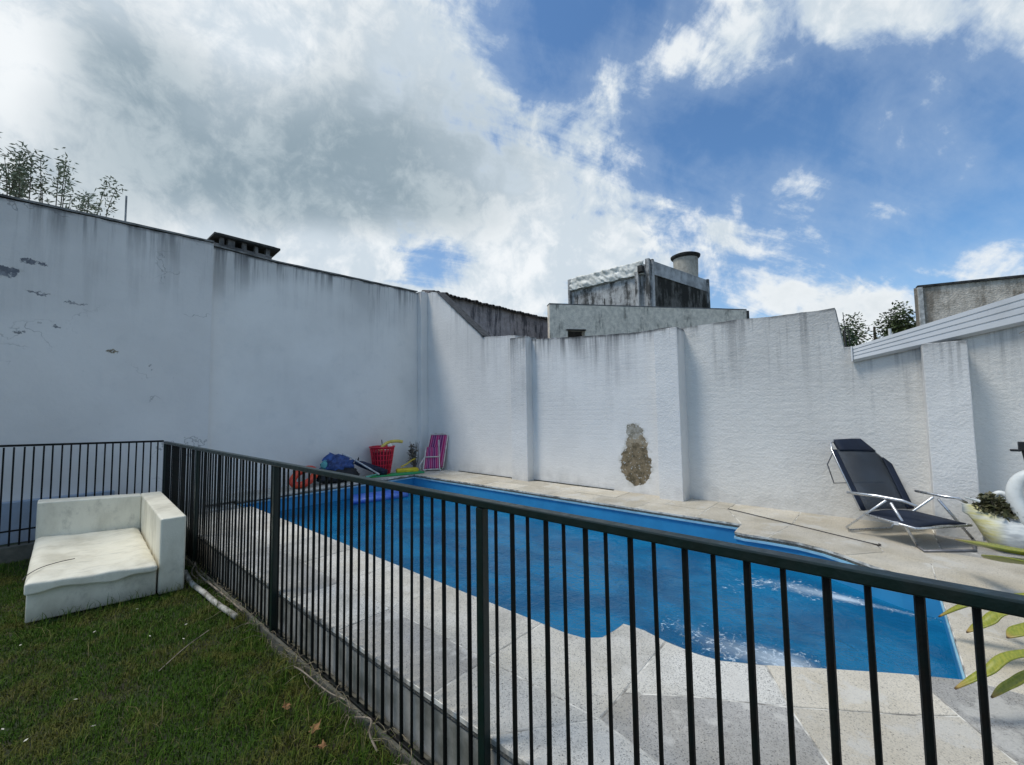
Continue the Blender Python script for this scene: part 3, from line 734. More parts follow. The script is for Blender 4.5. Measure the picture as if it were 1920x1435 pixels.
pw = empty('parapet_wall', (12, 5, 0)); tag(pw, 'pale grey concrete parapet below the water tower with black streaks and a dark hole', 'wall'); world_group(pw)
M['parapet'] = mouldy('stained_concrete', (.86, .79, .66), (.26, .24, .20), .34, 1.8)
P0, P1 = Vector((9.136, 6.605)), Vector((13.791, 2.853)); dpw = (P1 - P0).normalized(); npw = Vector((-dpw.y, dpw.x)); npw = npw if npw.x > 0 else -npw
mb = MB(); hx0, hx1 = .50, .98
def pseg(s0, s1, z0, z1, th=.22):
    a, b = P0 + dpw * s0, P0 + dpw * s1; mb.prism([tuple(a), tuple(b), tuple(b + npw * th), tuple(a + npw * th)], z0, z1)
Lp = (P1 - P0).length
pseg(0, hx0, 0, 4.30); pseg(hx0, hx1, 0, 3.36); pseg(hx0, hx1, 3.62, 4.30); pseg(hx1, Lp, 0, 4.30)
mb.build('parapet', M['parapet'], pw)
mb = MB(); pseg(0, Lp, 4.302, 4.335, .26); mb.build('coping', simple('parapet_coping', (.17, .17, .16), .9, .3, 4), pw)
mb = MB(); a = P1 - dpw * .02; mb.prism([tuple(a), tuple(a + dpw * .10), tuple(a + dpw * .10 + npw * .3), tuple(a + npw * .3)], 3.4, 4.29); mb.build('end_post', M['slab_dark'], pw)
mb = MB(); a = P0 + dpw * (hx0 - .2) + npw * .60; b = P0 + dpw * (hx1 + .5) + npw * .60; mb.prism([tuple(a), tuple(b), tuple(b + npw * .05), tuple(a + npw * .05)], 2.8, 4.0); mb.build('dark_hole_backing', M['slab_dark'], pw)  # dark panel added behind the hole, its shaded inside put into the colour
mb = MB(); a = P0 + dpw * (hx0 - .04) - npw * .05; b = P0 + dpw * (hx1 + .02) - npw * .05
mb.prism([tuple(a), tuple(b), tuple(b + npw * .08), tuple(a + npw * .08)], 3.60, 3.63); mb.build('sill', M['slab_dark'], pw)

# tower with water tank
tw = empty('water_tower', (13.5, 6, 0)); tag(tw, 'boxy mould-stained rooftop tower with a wrinkled white sheet along its left parapet', 'building'); world_group(tw)
Tz = 6.3; TL, TC, TR = Vector((13.171, 8.567)), Vector((13.156, 5.46)), Vector((16.807, 4.777))
def tw_z(z, ref=TC): return z
M['tower'] = mouldy('tower_concrete', (.58, .58, .56), (.075, .075, .07), .60, 1.5)
M['tower_dark'] = mouldy('tower_mould', (.17, .165, .15), (.028, .028, .024), .72, 1.6)
M['band'] = simple('tower_band', (.42, .43, .43), .9, .2, 3, bump=.3, bscale=14)
BR_ = TR + (TL - TC)
ZB = 5.83
mb = MB(); mb.prism([tuple(TL), tuple(TC), tuple(TC + (TR - TC) * .02), tuple(BR_)], 0, ZB); mb.build('wall', M['tower'], tw)['label'] = 'left face streaked black'
mb = MB(); o_ = Vector((-.02, -.012)); mb.prism([tuple(TC + o_ * -1 + Vector((.05, -.02))), tuple(TR + Vector((0, -.02))), tuple(TR + Vector((0, .1))), tuple(TC + Vector((.05, .3)))], 0, ZB); mb.build('wall', M['tower_dark'], tw)['label'] = 'right face black with mould'
def band(a, b, z0, z1, th, out, name, mat):
    d = (b - a).normalized(); nn = Vector((-d.y, d.x)) * out
    mb = MB(); mb.prism([tuple(a + nn * .03), tuple(b + nn * .03), tuple(b - nn * th), tuple(a - nn * th)], z0, z1); return mb.build(name, mat, tw)
band(TC, TR, ZB + .002, Tz - .02, .12, -1, 'parapet_band', M['band'])
band(TL, TC, ZB + .002, Tz - .12, .10, -1, 'parapet_band', M['band'])
# wrinkled sheet
m_, t, p, o = material('white_tarp'); co = t.obj()
t.put(p.inputs['Base Color'], t.mix(t.remap(t.noise(co, 3, 5), .4, .7), (.80, .79, .72), (.66, .65, .58))); p.inputs['Roughness'].default_value = .6
mb = MB(); nx, nz = 90, 16; vs_ = []
for j in range(nz):
    for i in range(nx):
        u, v = i / (nx - 1), j / (nz - 1); y = TL.y + (TC.y - TL.y) * (.015 + u * .93); 
        wr = .10 * abs(mnoise.noise((u * 22 + v * 2.6, v * 1.6, 0))) + .02 * mnoise.noise((u * 60 + v * 5, v * 5, 1))
        z = ZB + .02 + v * (Tz - .02 - ZB) + (.03 * mnoise.noise((u * 9, 0, 4)) if v in (0, 1) else 0)
        vs_.append((13.09 - wr, y, z))
fs = [(j * nx + i, j * nx + i + 1, (j + 1) * nx + i + 1, (j + 1) * nx + i) for j in range(nz - 1) for i in range(nx - 1)]
mb.add(vs_, fs); tp = mb.build('tarpaulin', m_, tw, smooth=True); sm = tp.modifiers.new('s', 'SOLIDIFY'); sm.thickness = .012
for px, py, w, z1 in ((13.10, 8.53, .10, Tz - .02), (13.06, 5.86, .13, 5.95), (13.09, 5.50, .13, Tz + .02), (13.20, 5.41, .12, Tz), (16.78, 4.75, .12, Tz)):
    MB().box((px, py, z1 / 2), (w, w, z1)).build('column', M['tower'], tw, bevel=.01)
MB().box((13.0, 5.70, 6.00), (.2, .16, .22)).build('downpipe_head', M['slab_dark'], tw, bevel=.01)
MB().tube([(13.02, 7.05, 5.0), (13.02, 7.05, 5.28)], .018, 6).build('pipe', M['slab_dark'], tw)
tk = empty('water_tank', (16.5, 5.43, 6.3)); tag(tk, 'round grey concrete water tank with a dark rim on the tower roof', 'water tank'); world_group(tk)
mb = MB(); mb.lathe([(.40, 5.6), (.405, 6.0), (.42, 6.55), (.425, 6.9), (.425, 6.93), (0, 6.93)], 28, (16.5, 5.43, .30), 0, 1.06, 1.06); mb.build('tank_body', mouldy('tank_concrete', (.50, .47, .40), (.28, .26, .22), .3, 1), tk, smooth=True)
mb = MB(); mb.lathe([(.427, 6.86), (.50, 6.93), (.51, 6.985), (.42, 7.03), (0, 7.05)], 28, (16.5, 5.43, .30), 0, 1.06, 1.06); mb.build('tank_rim', M['slab_dark'], tk, smooth=False)

# building at the right, above the roof sheet
rb = empty('neighbour_building', (10.7, -1.5, 0)); tag(rb, 'grey-brown stained rooftop wall rising behind the white roof edge at the right', 'building'); world_group(rb)
M['rb'] = mouldy('stained_render', (.74, .66, .55), (.27, .23, .18), .5, .9)
mb = MB(); mb.prism([(10.60, -.60), (11.35, -3.1), (14.5, -2.6), (13.2, -.70), (10.588, -.542)], 0, 3.60); mb.build('wall', M['rb'], rb)
mb = MB(); mb.prism([(10.57, -.595), (11.33, -3.15), (11.5, -3.1), (10.72, -.575)], 3.602, 3.64); mb.build('coping', M['slab_dark'], rb)
mb = MB(); mb.prism([(10.56, -.60), (10.575, -.66), (10.66, -.63), (10.645, -.57)], 2.2, 3.60); mb.build('corner_strip', simple('pale_render', (.5, .5, .47), .9, .2), rb)

# ------------------------------------------------------------------ railing
FX, FZ0, FZ1 = 1.130, .05, 1.166
fence = empty('pool_railing', (FX, 3, 0)); world_group(fence)
tag(fence, 'long dark green iron railing with thick and thin bars between lawn and pool', 'railing')
def rail(pts, w, h, name, parent, mat):
    mb = MB()
    for a, b in zip(pts, pts[1:]):
        a, b = Vector(a), Vector(b); d = (b - a).normalized(); s_x = Vector((d.y, -d.x, 0)).normalized() * w / 2; u_ = Vector((0, 0, h / 2))
        vs_ = [a - s_x - u_, a + s_x - u_, a + s_x + u_, a - s_x + u_, b - s_x - u_, b + s_x - u_, b + s_x + u_, b - s_x + u_]
        mb.add(vs_, [(0, 1, 2, 3), (7, 6, 5, 4), (0, 4, 5, 1), (1, 5, 6, 2), (2, 6, 7, 3), (3, 7, 4, 0)])
    return mb.build(name, mat, parent, bevel=.004)
rail([(FX, 6.655, FZ1 - .014), (FX, -3.0, FZ1 - .014)], .040, .028, 'top_rail', fence, M['iron_rail'])
rail([(FX, 6.655, FZ0 + .004), (FX, -3.0, FZ0 + .004)], .022, .014, 'bottom_rail', fence, M['iron'])
def bar_mesh(r, z0, z1, name):
    return MB().tube([(0, 0, z0), (0, 0, z1)], r, 8, caps=True).mesh(name, [M['iron']])
bthick, bthin = bar_mesh(.0085, FZ0, FZ1 - .025, 'bar_thick'), bar_mesh(.0062, FZ0, FZ1 - .025, 'bar_thin')
posts = [6.655, 5.137, 3.135, 1.145, -.845, -2.83]
for y in posts:
    MB().box((FX, y, (FZ1 - .03 + .0) / 2), (.034, .034, FZ1 - .03)).build('post', M['iron_rail'], fence, bevel=.003)
yb = []
for a, b in zip(posts, posts[1:]):
    k = int(round((a - b) / .0737)); yb += [(a + (b - a) * i / k, i) for i in range(1, k)]
for y, i in yb:
    if y < -1.4: continue
    o = link('bar', bthin if i % 2 else bthick, None, fence, (FX + rng.normal(0, .0012), y + rng.normal(0, .002), 0))
    o.rotation_euler = (rng.normal(0, .002), rng.normal(0, .002), 0)
lf = empty('side_railing', (0, 6.65, 0)); world_group(lf)
tag(lf, 'short dark iron railing section behind the white sofa, in front of the tall wall', 'railing')
LY = 6.66
rail([(1.112, LY, 1.170), (-.2, LY, 1.205), (-4.2, LY, 1.24)], .030, .022, 'top_rail', lf, M['iron'])
rail([(1.112, LY, .345), (-4.2, LY, .36)], .018, .016, 'lower_rail', lf, M['iron'])
bl = bar_mesh(.0072, .15, 1.185, 'side_bar')
x = 1.06
while x > -2.0:
    o = link('bar', bl, None, lf, (x, LY, -.012 + .02 * (1 - x) * .6)); o.rotation_euler = (0, rng.normal(0, .002), 0); x -= .0668
MB().box((-2.1, LY, .65), (.03, .03, 1.14)).build('post', M['iron'], lf)

# ------------------------------------------------------------------ sofa on the lawn
m_, t, p, o = material('cream_leatherette'); co = t.obj()
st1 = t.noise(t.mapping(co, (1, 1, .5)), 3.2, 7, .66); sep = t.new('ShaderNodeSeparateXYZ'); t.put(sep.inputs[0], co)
col = t.mix(t.remap(st1, .40, .72), (.78, .74, .60), (.56, .52, .40)); col = t.mix(t.math('MULTIPLY', t.remap(t.noise(t.mapping(co, (2, 9, 2)), 2.2, 7, .7), .52, .74), .5), col, (.26, .245, .19))
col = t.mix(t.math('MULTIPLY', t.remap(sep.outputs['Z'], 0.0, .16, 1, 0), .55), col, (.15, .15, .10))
t.put(p.inputs['Base Color'], col); p.inputs['Roughness'].default_value = .52
t.put(p.inputs['Normal'], t.bump(t.math('ADD', t.noise(co, 90, 3), t.math('MULTIPLY', t.noise(co, 5, 5, .6), 3)), .25, .006)); M['sofa'] = m_
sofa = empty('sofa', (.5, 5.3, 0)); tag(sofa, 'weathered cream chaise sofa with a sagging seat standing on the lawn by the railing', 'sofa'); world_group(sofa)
FL, FR, BR, BL = Vector((.03, 4.70)), Vector((.935, 4.56)), Vector((1.03, 6.20)), Vector((.10, 6.42))
def sp(s, t_): return FL.lerp(FR, s).lerp(BL.lerp(BR, s), t_)
def soft_box(s0, s1, t0, t1, z0, zt, name, n_=10, sag=0.0, rnd=.02, puff=0.0, wr=0.0, sub=True):
    """upholstered block on the sofa's plan; zt = z at front-left, front-right, back-right, back-left"""
    mb = MB(); vs_ = []; fs = []
    N = n_ + 1
    for j in range(N):
        for i in range(N):
            u, v = i / n_, j / n_; q = sp(s0 + (s1 - s0) * u, t0 + (t1 - t0) * v)
            zf = zt[0] + (zt[1] - zt[0]) * u; zb_ = zt[3] + (zt[2] - zt[3]) * u; z = zf + (zb_ - zf) * v
            z -= sag * math.sin(math.pi * u) * math.sin(math.pi * v)
            e_ = min(u, 1 - u, v, 1 - v); z -= puff * (1 - min(1, e_ / .12)) ** 2
            z += wr * mnoise.noise((q.x * 5, q.y * 9, 0))
            vs_.append((q.x, q.y, z))
    nv = len(vs_)
    rim_ = [i for i in range(N)] + [j * N + n_ for j in range(1, N)] + [n_ * N + i for i in range(n_ - 1, -1, -1)] + [j * N for j in range(n_ - 1, 0, -1)]
    fs = [(j * N + i, j * N + i + 1, (j + 1) * N + i + 1, (j + 1) * N + i) for j in range(n_) for i in range(n_)]
    for k in rim_:
        x_, y_, z_ = vs_[k]; vs_.append((x_, y_, z0 + (1.6 * wr * mnoise.noise((x_ * 6, y_ * 6, 7)) + .010 * math.sin(x_ * 9))  * (1 if wr else 0)))
    R_ = len(rim_)
    for k in range(R_): fs.append((rim_[k], nv + k, nv + (k + 1) % R_, rim_[(k + 1) % R_]))
    fs.append(tuple(nv + k for k in range(R_ - 1, -1, -1)))
    mb.add(vs_, fs); o = mb.build(name, M['sofa'], sofa, smooth=True)
    bm = bmesh.new(); bm.from_mesh(o.data); bmesh.ops.recalc_face_normals(bm, faces=bm.faces); bm.to_mesh(o.data); bm.free()
    b = o.modifiers.new('bevel', 'BEVEL'); b.width = rnd; b.segments = 3; b.limit_method = 'ANGLE'; b.angle_limit = math.radians(50)
    w = o.modifiers.new('wn', 'WEIGHTED_NORMAL')
    return o
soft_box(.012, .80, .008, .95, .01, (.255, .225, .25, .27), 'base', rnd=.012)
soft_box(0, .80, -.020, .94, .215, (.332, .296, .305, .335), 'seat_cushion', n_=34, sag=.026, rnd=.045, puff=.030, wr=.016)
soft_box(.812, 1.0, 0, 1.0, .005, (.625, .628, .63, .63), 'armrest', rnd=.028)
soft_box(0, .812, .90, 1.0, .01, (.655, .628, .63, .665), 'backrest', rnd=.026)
mb = MB(); mb.tube(smooth_path([(.02, 4.72, .322), (.045, 4.80, .334), (.11, 4.93, .336), (.20, 5.02, .331), (.30, 5.06, .326)], 6), .003, 5); mb.build('crease_line', simple('dark_crease', (.06, .055, .05), .9), sofa)  # crease in the seat drawn as a thin dark tube

# ------------------------------------------------------------------ lounger
M['alu'] = simple('aluminium_tube', (.62, .63, .64), .32, .08, 20, metal=.85)
M['alu_grey'] = simple('grey_tube', (.20, .20, .21), .5, .1, 20, metal=.5)
def sling_material(name, col):
    m_, t, p, o = material(name); co = t.obj()
    w = t.voro(co, 220, 'F1'); n_ = t.noise(co, 6, 4)
    t.put(p.inputs['Base Color'], t.mix(t.remap(n_, .35, .65), col, tuple(c * .7 for c in col)))
    p.inputs['Roughness'].default_value = .7
    t.put(p.inputs['Normal'], t.bump(w, .4, .002)); p.inputs['Specular IOR Level'].default_value = .3
    return m_, t, p, o
M['navy'], *_ = sling_material('navy_textile', (.010, .018, .038))
m_, t, p, o = sling_material('sheer_navy_textile', (.045, .060, .080)); p.inputs['Alpha'].default_value = .72; M['navy_sheer'] = m_
lg = empty('sun_lounger', (5.1, 0, TZ)); world_group(lg)
tag(lg, 'reclining folding lounger with silver tube frame and navy mesh sling, by the stucco wall', 'sun lounger')
def V(*a): return Vector(a)
sN_r, sN_f = V(5.06, .175, .50), V(4.83, -.15, .475)         # seat near side, rear / front
sF_r, sF_f = V(5.42, -.175, .50), V(5.24, -.485, .475)        # seat far side
bN0, bN1 = V(5.13, .20, .515), V(5.46, .415, 1.035)           # back near rail
bF0, bF1 = V(5.50, -.165, .515), V(5.86, .02, 1.035)
aN_r, aN_f = V(5.05, .29, .682), V(4.965, -.135, .668)
aF_r, aF_f = V(5.45, -.19, .69), V(5.30, -.36, .685)
mb = MB(); mb.tube([sN_r, sN_f, sN_f + V(.02, -.03, 0), sF_f + V(-.01, -.02, 0), sF_f, sF_r], .011, 8); mb.build('seat_frame', M['alu'], lg, smooth=True)
mb = MB(); up_ = (bN1 - bN0).normalized(); lat = (bF1 - bN1).normalized()
mb.tube([bN0, bN1, bN1 + up_ * .085 + lat * .025, bN1 + up_ * .105 + lat * .07, bF1 + up_ * .105 - lat * .07, bF1 + up_ * .085 - lat * .025, bF1, bF0], .010, 8); mb.build('back_frame', M['alu'], lg, smooth=True)
mb = MB(); mb.tube([aN_r, aN_r.lerp(aN_f, .5) + V(0, 0, .006), aN_f + V(.005, .05, .0), aN_f + V(-.02, -.04, -.032)], [.013, .014, .014, .012], 8); mb.build('armrest', M['alu'], lg, smooth=True)
mb = MB(); mb.tube([aF_r, aF_r.lerp(aF_f, .6), aF_f, aF_f + V(-.01, -.09, -.004), aF_f + V(.0, -.14, -.04)], .012, 8); mb.build('armrest', M['alu'], lg, smooth=True)
# rear U: from under the arm back to the ground, across, and up on the far side
jN = V(4.975, .02, .655); jF = V(5.34, -.30, .665)
rN, rF = V(5.139, .314, .312), V(5.50, -.02, .312)
mb = MB(); mb.tube([jN, rN + V(.0, .0, .03), rN + V(.012, -.016, .003), rF + V(-.012, .016, .003), rF + V(0, 0, .03), jF], .0105, 8); mb.build('rear_leg_frame', M['alu'], lg, smooth=True)
fN, fF = V(4.99, -.150, .312), V(5.43, -.535, .312)
fN = V(4.93, -.160, .312)
mb = MB(); mb.tube([jN + V(.0, -.03, -.015), fN], .0115, 8); mb.build('front_leg', M['alu'], lg, smooth=True)
mb = MB(); mb.tube([jF + V(.0, -.03, -.015), fF], .0115, 8); mb.build('front_leg', M['alu'], lg, smooth=True)
mb = MB(); mb.tube([fN, V(4.80, -.195, .311), V(5.06, -.50, .311), fF], .012, 8); mb.build('foot_bar', M['alu_grey'], lg, smooth=True)  # ground bar in a darker grey than the legs
mb = MB(); mb.tube([bN0.lerp(bN1, .93) + V(.01, .01, 0), bN0.lerp(bN1, .8) + V(.10, .09, -.05), bN0.lerp(bN1, .42) + V(.15, .12, -.03), bF0.lerp(bF1, .42) + V(.13, .10, -.03), bF0.lerp(bF1, .8) + V(.08, .07, -.05), bF0.lerp(bF1, .93) + V(.01, .01, 0)], .006, 6); mb.build('support_bracket', M['alu_grey'], lg, smooth=True)
def sling(a0, a1, b0, b1, dip, name, mat, k=9, thick=.006, e=0.0):
    """fabric between rail a0-a1 and rail b0-b1, sagging a little"""
    nn = (a1 - a0).cross(b0 - a0).normalized(); rows_ = []
    for i in range(k):
        u = i / (k - 1); L = (a0.lerp(a1, u)); R_ = b0.lerp(b1, u); rows_.append([L.lerp(R_, v / 6) + nn * dip * math.sin(math.pi * v / 6) for v in range(7)])
    mb = MB(); vs_ = [p for r_ in rows_ for p in r_]; fs = [(i * 7 + j, i * 7 + j + 1, (i + 1) * 7 + j + 1, (i + 1) * 7 + j) for i in range(k - 1) for j in range(6)]
    mb.add(vs_, fs); o = mb.build(name, mat, lg, smooth=True); s = o.modifiers.new('s', 'SOLIDIFY'); s.thickness = thick; s.offset = 0; return o
inN = (bF0 - bN0).normalized()
sling(bN0 + inN * .045, bN1 + inN * .045, bF0 - inN * .055, bF1 - inN * .055, -.012, 'back_sling', M['navy_sheer'])
sling(bN0 - inN * .006, bN1 - inN * .006, bN0 + inN * .045, bN1 + inN * .045, 0, 'sling_border', M['navy'], thick=.02)
sling(bF0 - inN * .055, bF1 - inN * .055, bF0 + inN * .008, bF1 + inN * .008, 0, 'sling_border', M['navy'], thick=.02)
sling(sN_r, sN_f, sF_r, sF_f, .022, 'seat_sling', M['navy'], thick=.02)
hN, hF = bN1 + lat * .075, bF1 - lat * .105
sling(hN - up_ * .015, hN + up_ * .115 - lat * .01, hF - up_ * .035, hF + up_ * .115 - lat * .01, -.01, 'headrest', M['navy'], thick=.03)
mb = MB(); mb.box(tuple(sN_f.lerp(sN_r, .35) + V(-.012, 0, .0)), (.02, .03, .025)); mb.build('hinge_cap', simple('white_plastic', (.7, .7, .7), .5), lg)

# thin line of cable lying on the far deck
mb = MB(); mb.tube(smooth_path([(5.417, 1.417, TZ + .006), (5.22, 1.0, TZ + .007), (5.0, .53, TZ + .006), (4.80, .105, TZ + .007), (4.79, .085, TZ + .02)], 5), .0045, 6)
mb.tube([(4.80, .125, TZ + .008), (4.77, .075, TZ + .008)], .006, 6)
o = mb.build('pool_pole', simple('rusty_rod', (.05, .045, .04), .7)); tag(o, 'thin dark rod lying on the pale paving in front of the lounger', 'rod')

# ------------------------------------------------------------------ swan planter and neighbours
M['swan'] = simple('swan_paint', (.66, .68, .66), .5, .12, 5, bump=.3, bscale=25, col2=(.45, .47, .44))
m_, t, p, o = material('swan_body'); co = t.pos(); sep = t.new('ShaderNodeSeparateXYZ'); t.put(sep.inputs[0], co)
yel = t.math('MULTIPLY', t.remap(sep.outputs['Y'], -.70, -.60), t.remap(sep.outputs['Y'], -.46, -.52))
col = t.mix(t.remap(t.noise(t.mapping(co, (2, 2, 8)), 4, 5), .4, .65), (.64, .66, .63), (.40, .42, .42)); col = t.mix(t.math('MULTIPLY', yel, t.remap(t.noise(t.mapping(co, (2, 1, 9)), 4, 4), .3, .6, .35, .95)), col, (.52, .48, .20))
t.put(p.inputs['Base Color'], col); p.inputs['Roughness'].default_value = .55; t.put(p.inputs['Normal'], t.bump(t.noise(t.mapping(co, (3, 3, 9)), 6, 4), .5, .01)); M['swan_body'] = m_
sw = empty('swan_planter', (5.25, -.75, TZ)); world_group(sw)
tag(sw, 'white swan-shaped planter with a yellowed flank, beside the lounger', 'planter')
mb = MB(); N1, N2 = 15, 20; vs_ = []
for i in range(N1):
    u = i / (N1 - 1); y = -.465 - u * .50; tpr = min(1, u / .34) ; tpr = tpr * tpr * (3 - 2 * tpr) * .93 + .07
    r_ = .175 * math.sin(math.pi * min(1, u * .86 + .10)) ** .7; zc = .45 + .14 * (1 - tpr); r_ *= tpr; top = (.10 + .12 * (1 - u) ** 1.7 + .02 * u) * (.25 + .75 * tpr); bot = tpr * .155 * math.sin(math.pi * min(1, .12 + u * .8)) ** .6
    for k in range(N2):
        a = 2 * math.pi * k / N2; s_a = math.sin(a); z = zc + (s_a * top if s_a > 0 else s_a * bot)
        xo = math.cos(a) * r_ * (1 - .25 * max(0, s_a))
        vs_.append((5.27 + xo, y, max(TZ + .002, z)))
fs = [(i * N2 + k, i * N2 + (k + 1) % N2, (i + 1) * N2 + (k + 1) % N2, (i + 1) * N2 + k) for i in range(N1 - 1) for k in range(N2)] + [tuple(range(N2)), tuple((N1 - 1) * N2 + k for k in range(N2 - 1, -1, -1))]
mb.add(vs_, fs); mb.build('body', M['swan_body'], sw, smooth=True)
mb = MB(); nk = smooth_path([(5.22, -.86, .46), (5.20, -.80, .60), (5.20, -.755, .74), (5.20, -.775, .86), (5.20, -.84, .925), (5.20, -.91, .90), (5.20, -.95, .83), (5.20, -.98, .79)], 6)
mb.tube(nk, [.055 - .022 * i / len(nk) if i < len(nk) * .7 else .040 for i in range(len(nk))], 12); mb.build('neck', M['swan'], sw, smooth=True)
mb = MB(); mb.tube([(5.20, -.97, .80), (5.19, -1.01, .765), (5.19, -1.05, .75)], [.030, .022, .006], 8); mb.build('beak', simple('beak_orange', (.5, .2, .05), .6), sw)
for x_ in (5.36, 5.17):
    mb = MB(); mb.tube(smooth_path([(x_, -.63, .58), (x_ + .02, -.66, .70), (x_ + .02, -.71, .74), (x_ + .01, -.77, .68), (x_, -.80, .58)], 5), .022, 8)
    if x_ > 5.3: mb.build('wing', M['swan'], sw, smooth=True)
mb = MB(); mb.tube([(5.15, -.475, .715), (5.17, -.56, .69)], [.007, .012], 6); mb.build('tail_tip', M['swan'], sw)

def leaf_cluster(name, c, spread, h, n_, size, mat, seed, label=None, cat=None, parent=None, droop=.3, stuff=False, shape='ell', wdt=.25):
    """leaf-sized faces through a volume"""
    r = np.random.default_rng(seed); P = r.normal(size=(n_, 3)); P /= np.linalg.norm(P, axis=1)[:, None]; P *= (r.random(n_) ** .45)[:, None]
    P = P * np.array([spread[0], spread[1], h]) + np.array(c)
    d = r.normal(size=(n_, 3)); d[:, 2] = d[:, 2] * .5 - droop * .4; d /= np.linalg.norm(d, axis=1)[:, None]
    s_ = np.cross(d, r.normal(size=(n_, 3))); s_ /= np.linalg.norm(s_, axis=1)[:, None]
    L = size * (.6 + .8 * r.random(n_))[:, None]
    v = np.stack([P, P + d * L * .5 + s_ * L * wdt, P + d * L, P + d * L * .5 - s_ * L * wdt], 1).reshape(-1, 3)
    me = bpy.data.meshes.new(name); me.from_pydata(v.tolist(), [], [tuple(range(i * 4, i * 4 + 4)) for i in range(n_)])
    return link(name, me, mat, parent)
def foliage(name, a, b, rough=.55):
    m_, t, p, o = material(name); g = t.new('ShaderNodeNewGeometry')
    t.put(p.inputs['Base Color'], t.mix(g.outputs['Random Per Island'], a, b)); p.inputs['Roughness'].default_value = rough
    p.inputs['Subsurface Weight'].default_value = 0.0
    return m_
M['leaf_dark'] = foliage('dark_leaf', (.025, .045, .012), (.075, .105, .028)); M['leaf_olive'] = foliage('olive_leaf', (.045, .055, .018), (.11, .10, .045))
M['leaf_grey'] = foliage('bamboo_leaf', (.14, .17, .11), (.28, .31, .21)); M['bark'] = simple('bark', (.09, .075, .055), .9, .3, 12)
pl = empty('potted_plant', (5.27, -.68, .6)); world_group(pl); tag(pl, 'low bushy green plant growing out of the swan planter', 'plant')
leaf_cluster('foliage', (5.27, -.70, .62), (.12, .17), .075, 750, .045, M['leaf_olive'], 3, parent=pl)
leaf_cluster('foliage', (5.27, -.62, .69), (.08, .07), .06, 200, .04, M['leaf_olive'], 4, parent=pl)
mb = MB()
for k in range(9): a = k * .7; mb.tube([(5.27 + .05 * math.cos(a), -.70 + .12 * math.sin(a), .54), (5.27 + .1 * math.cos(a), -.68 + .16 * math.sin(a), .70)], .003, 4)
mb.build('stem', M['bark'], pl)

# black shower head on its pole at the right edge
bp = empty('garden_shower', (5.35, -.86, TZ)); world_group(bp); tag(bp, 'black post with a stubby bracket on top standing at the right edge by the wall', 'post')
M['black'] = simple('black_plastic', (.012, .012, .013), .45)
mb = MB(); mb.tube([(5.35, -.875, TZ), (5.35, -.86, 1.02), (5.35, -.845, 1.14)], .016, 8); mb.build('pole', M['black'], bp, smooth=True)
mb = MB(); mb.box((5.35, -.845, 1.14), (.05, .05, .07)); mb.box((5.33, -.80, 1.105), (.03, .06, .018)); mb.build('bracket', M['black'], bp, bevel=.006)

# ------------------------------------------------------------------ strap-leaved plant at the right edge
m_, t, p, o = material('strap_leaf'); co = t.obj(); uvn = t.attr('along')
st = t.noise(t.mapping(co, (3, 14, 14)), 9, 3)
col = t.mix(t.remap(st, .35, .65), (.20, .23, .022), (.30, .30, .035)); col = t.mix(t.remap(uvn, .84, 1.0), col, (.36, .24, .06)); col = t.mix(t.remap(uvn, .965, 1.0), col, (.10, .06, .03))
t.put(p.inputs['Base Color'], col); p.inputs['Roughness'].default_value = .42; M['strap'] = m_
ag = empty('strap_leaf_plant', (3.1, -1.2, TZ)); world_group(ag); tag(ag, 'plant with broad yellow-green strap leaves reaching in over the paving at the right edge', 'plant')
LEAVES = [
 ([(4.3, -.332, .546), (4.0, -.447, .592), (3.7, -.553, .647), (3.4, -.80, .70), (3.15, -1.15, .45)], .058),
 ([(4.1, -.443, .499), (3.9, -.497, .545), (3.6, -.60, .617), (3.35, -.85, .62), (3.12, -1.18, .42)], .070),
 ([(3.1, -.160, .411), (3.1, -.258, .489), (3.1, -.349, .540), (3.1, -.60, .60), (3.08, -1.12, .42)], .027),
 ([(2.9, -.238, .438), (2.95, -.31, .480), (3.0, -.401, .537), (3.03, -.70, .57), (3.06, -1.15, .38)], .026),
 ([(2.75, -.344, .510), (2.80, -.40, .530), (2.9, -.539, .555), (3.0, -.85, .55), (3.05, -1.16, .36)], .034),
 ([(2.35, -.150, .419), (2.40, -.242, .489), (2.5, -.352, .551), (2.75, -.72, .56), (3.0, -1.15, .34)], .017),
 ([(2.42, -.25, .395), (2.47, -.31, .44), (2.56, -.42, .49), (2.78, -.76, .53), (3.0, -1.18, .34)], .016),
 ([(3.3, -.361, .457), (3.2, -.412, .493), (3.15, -.52, .530), (3.12, -.85, .52), (3.1, -1.2, .36)], .028),
 ([(3.5, -1.9, .60), (3.4, -1.7, .75), (3.3, -1.5, .75), (3.1, -1.2, .40)], .05), ([(2.6, -1.8, .55), (2.75, -1.6, .7), (2.9, -1.4, .7), (3.05, -1.2, .40)], .05)]
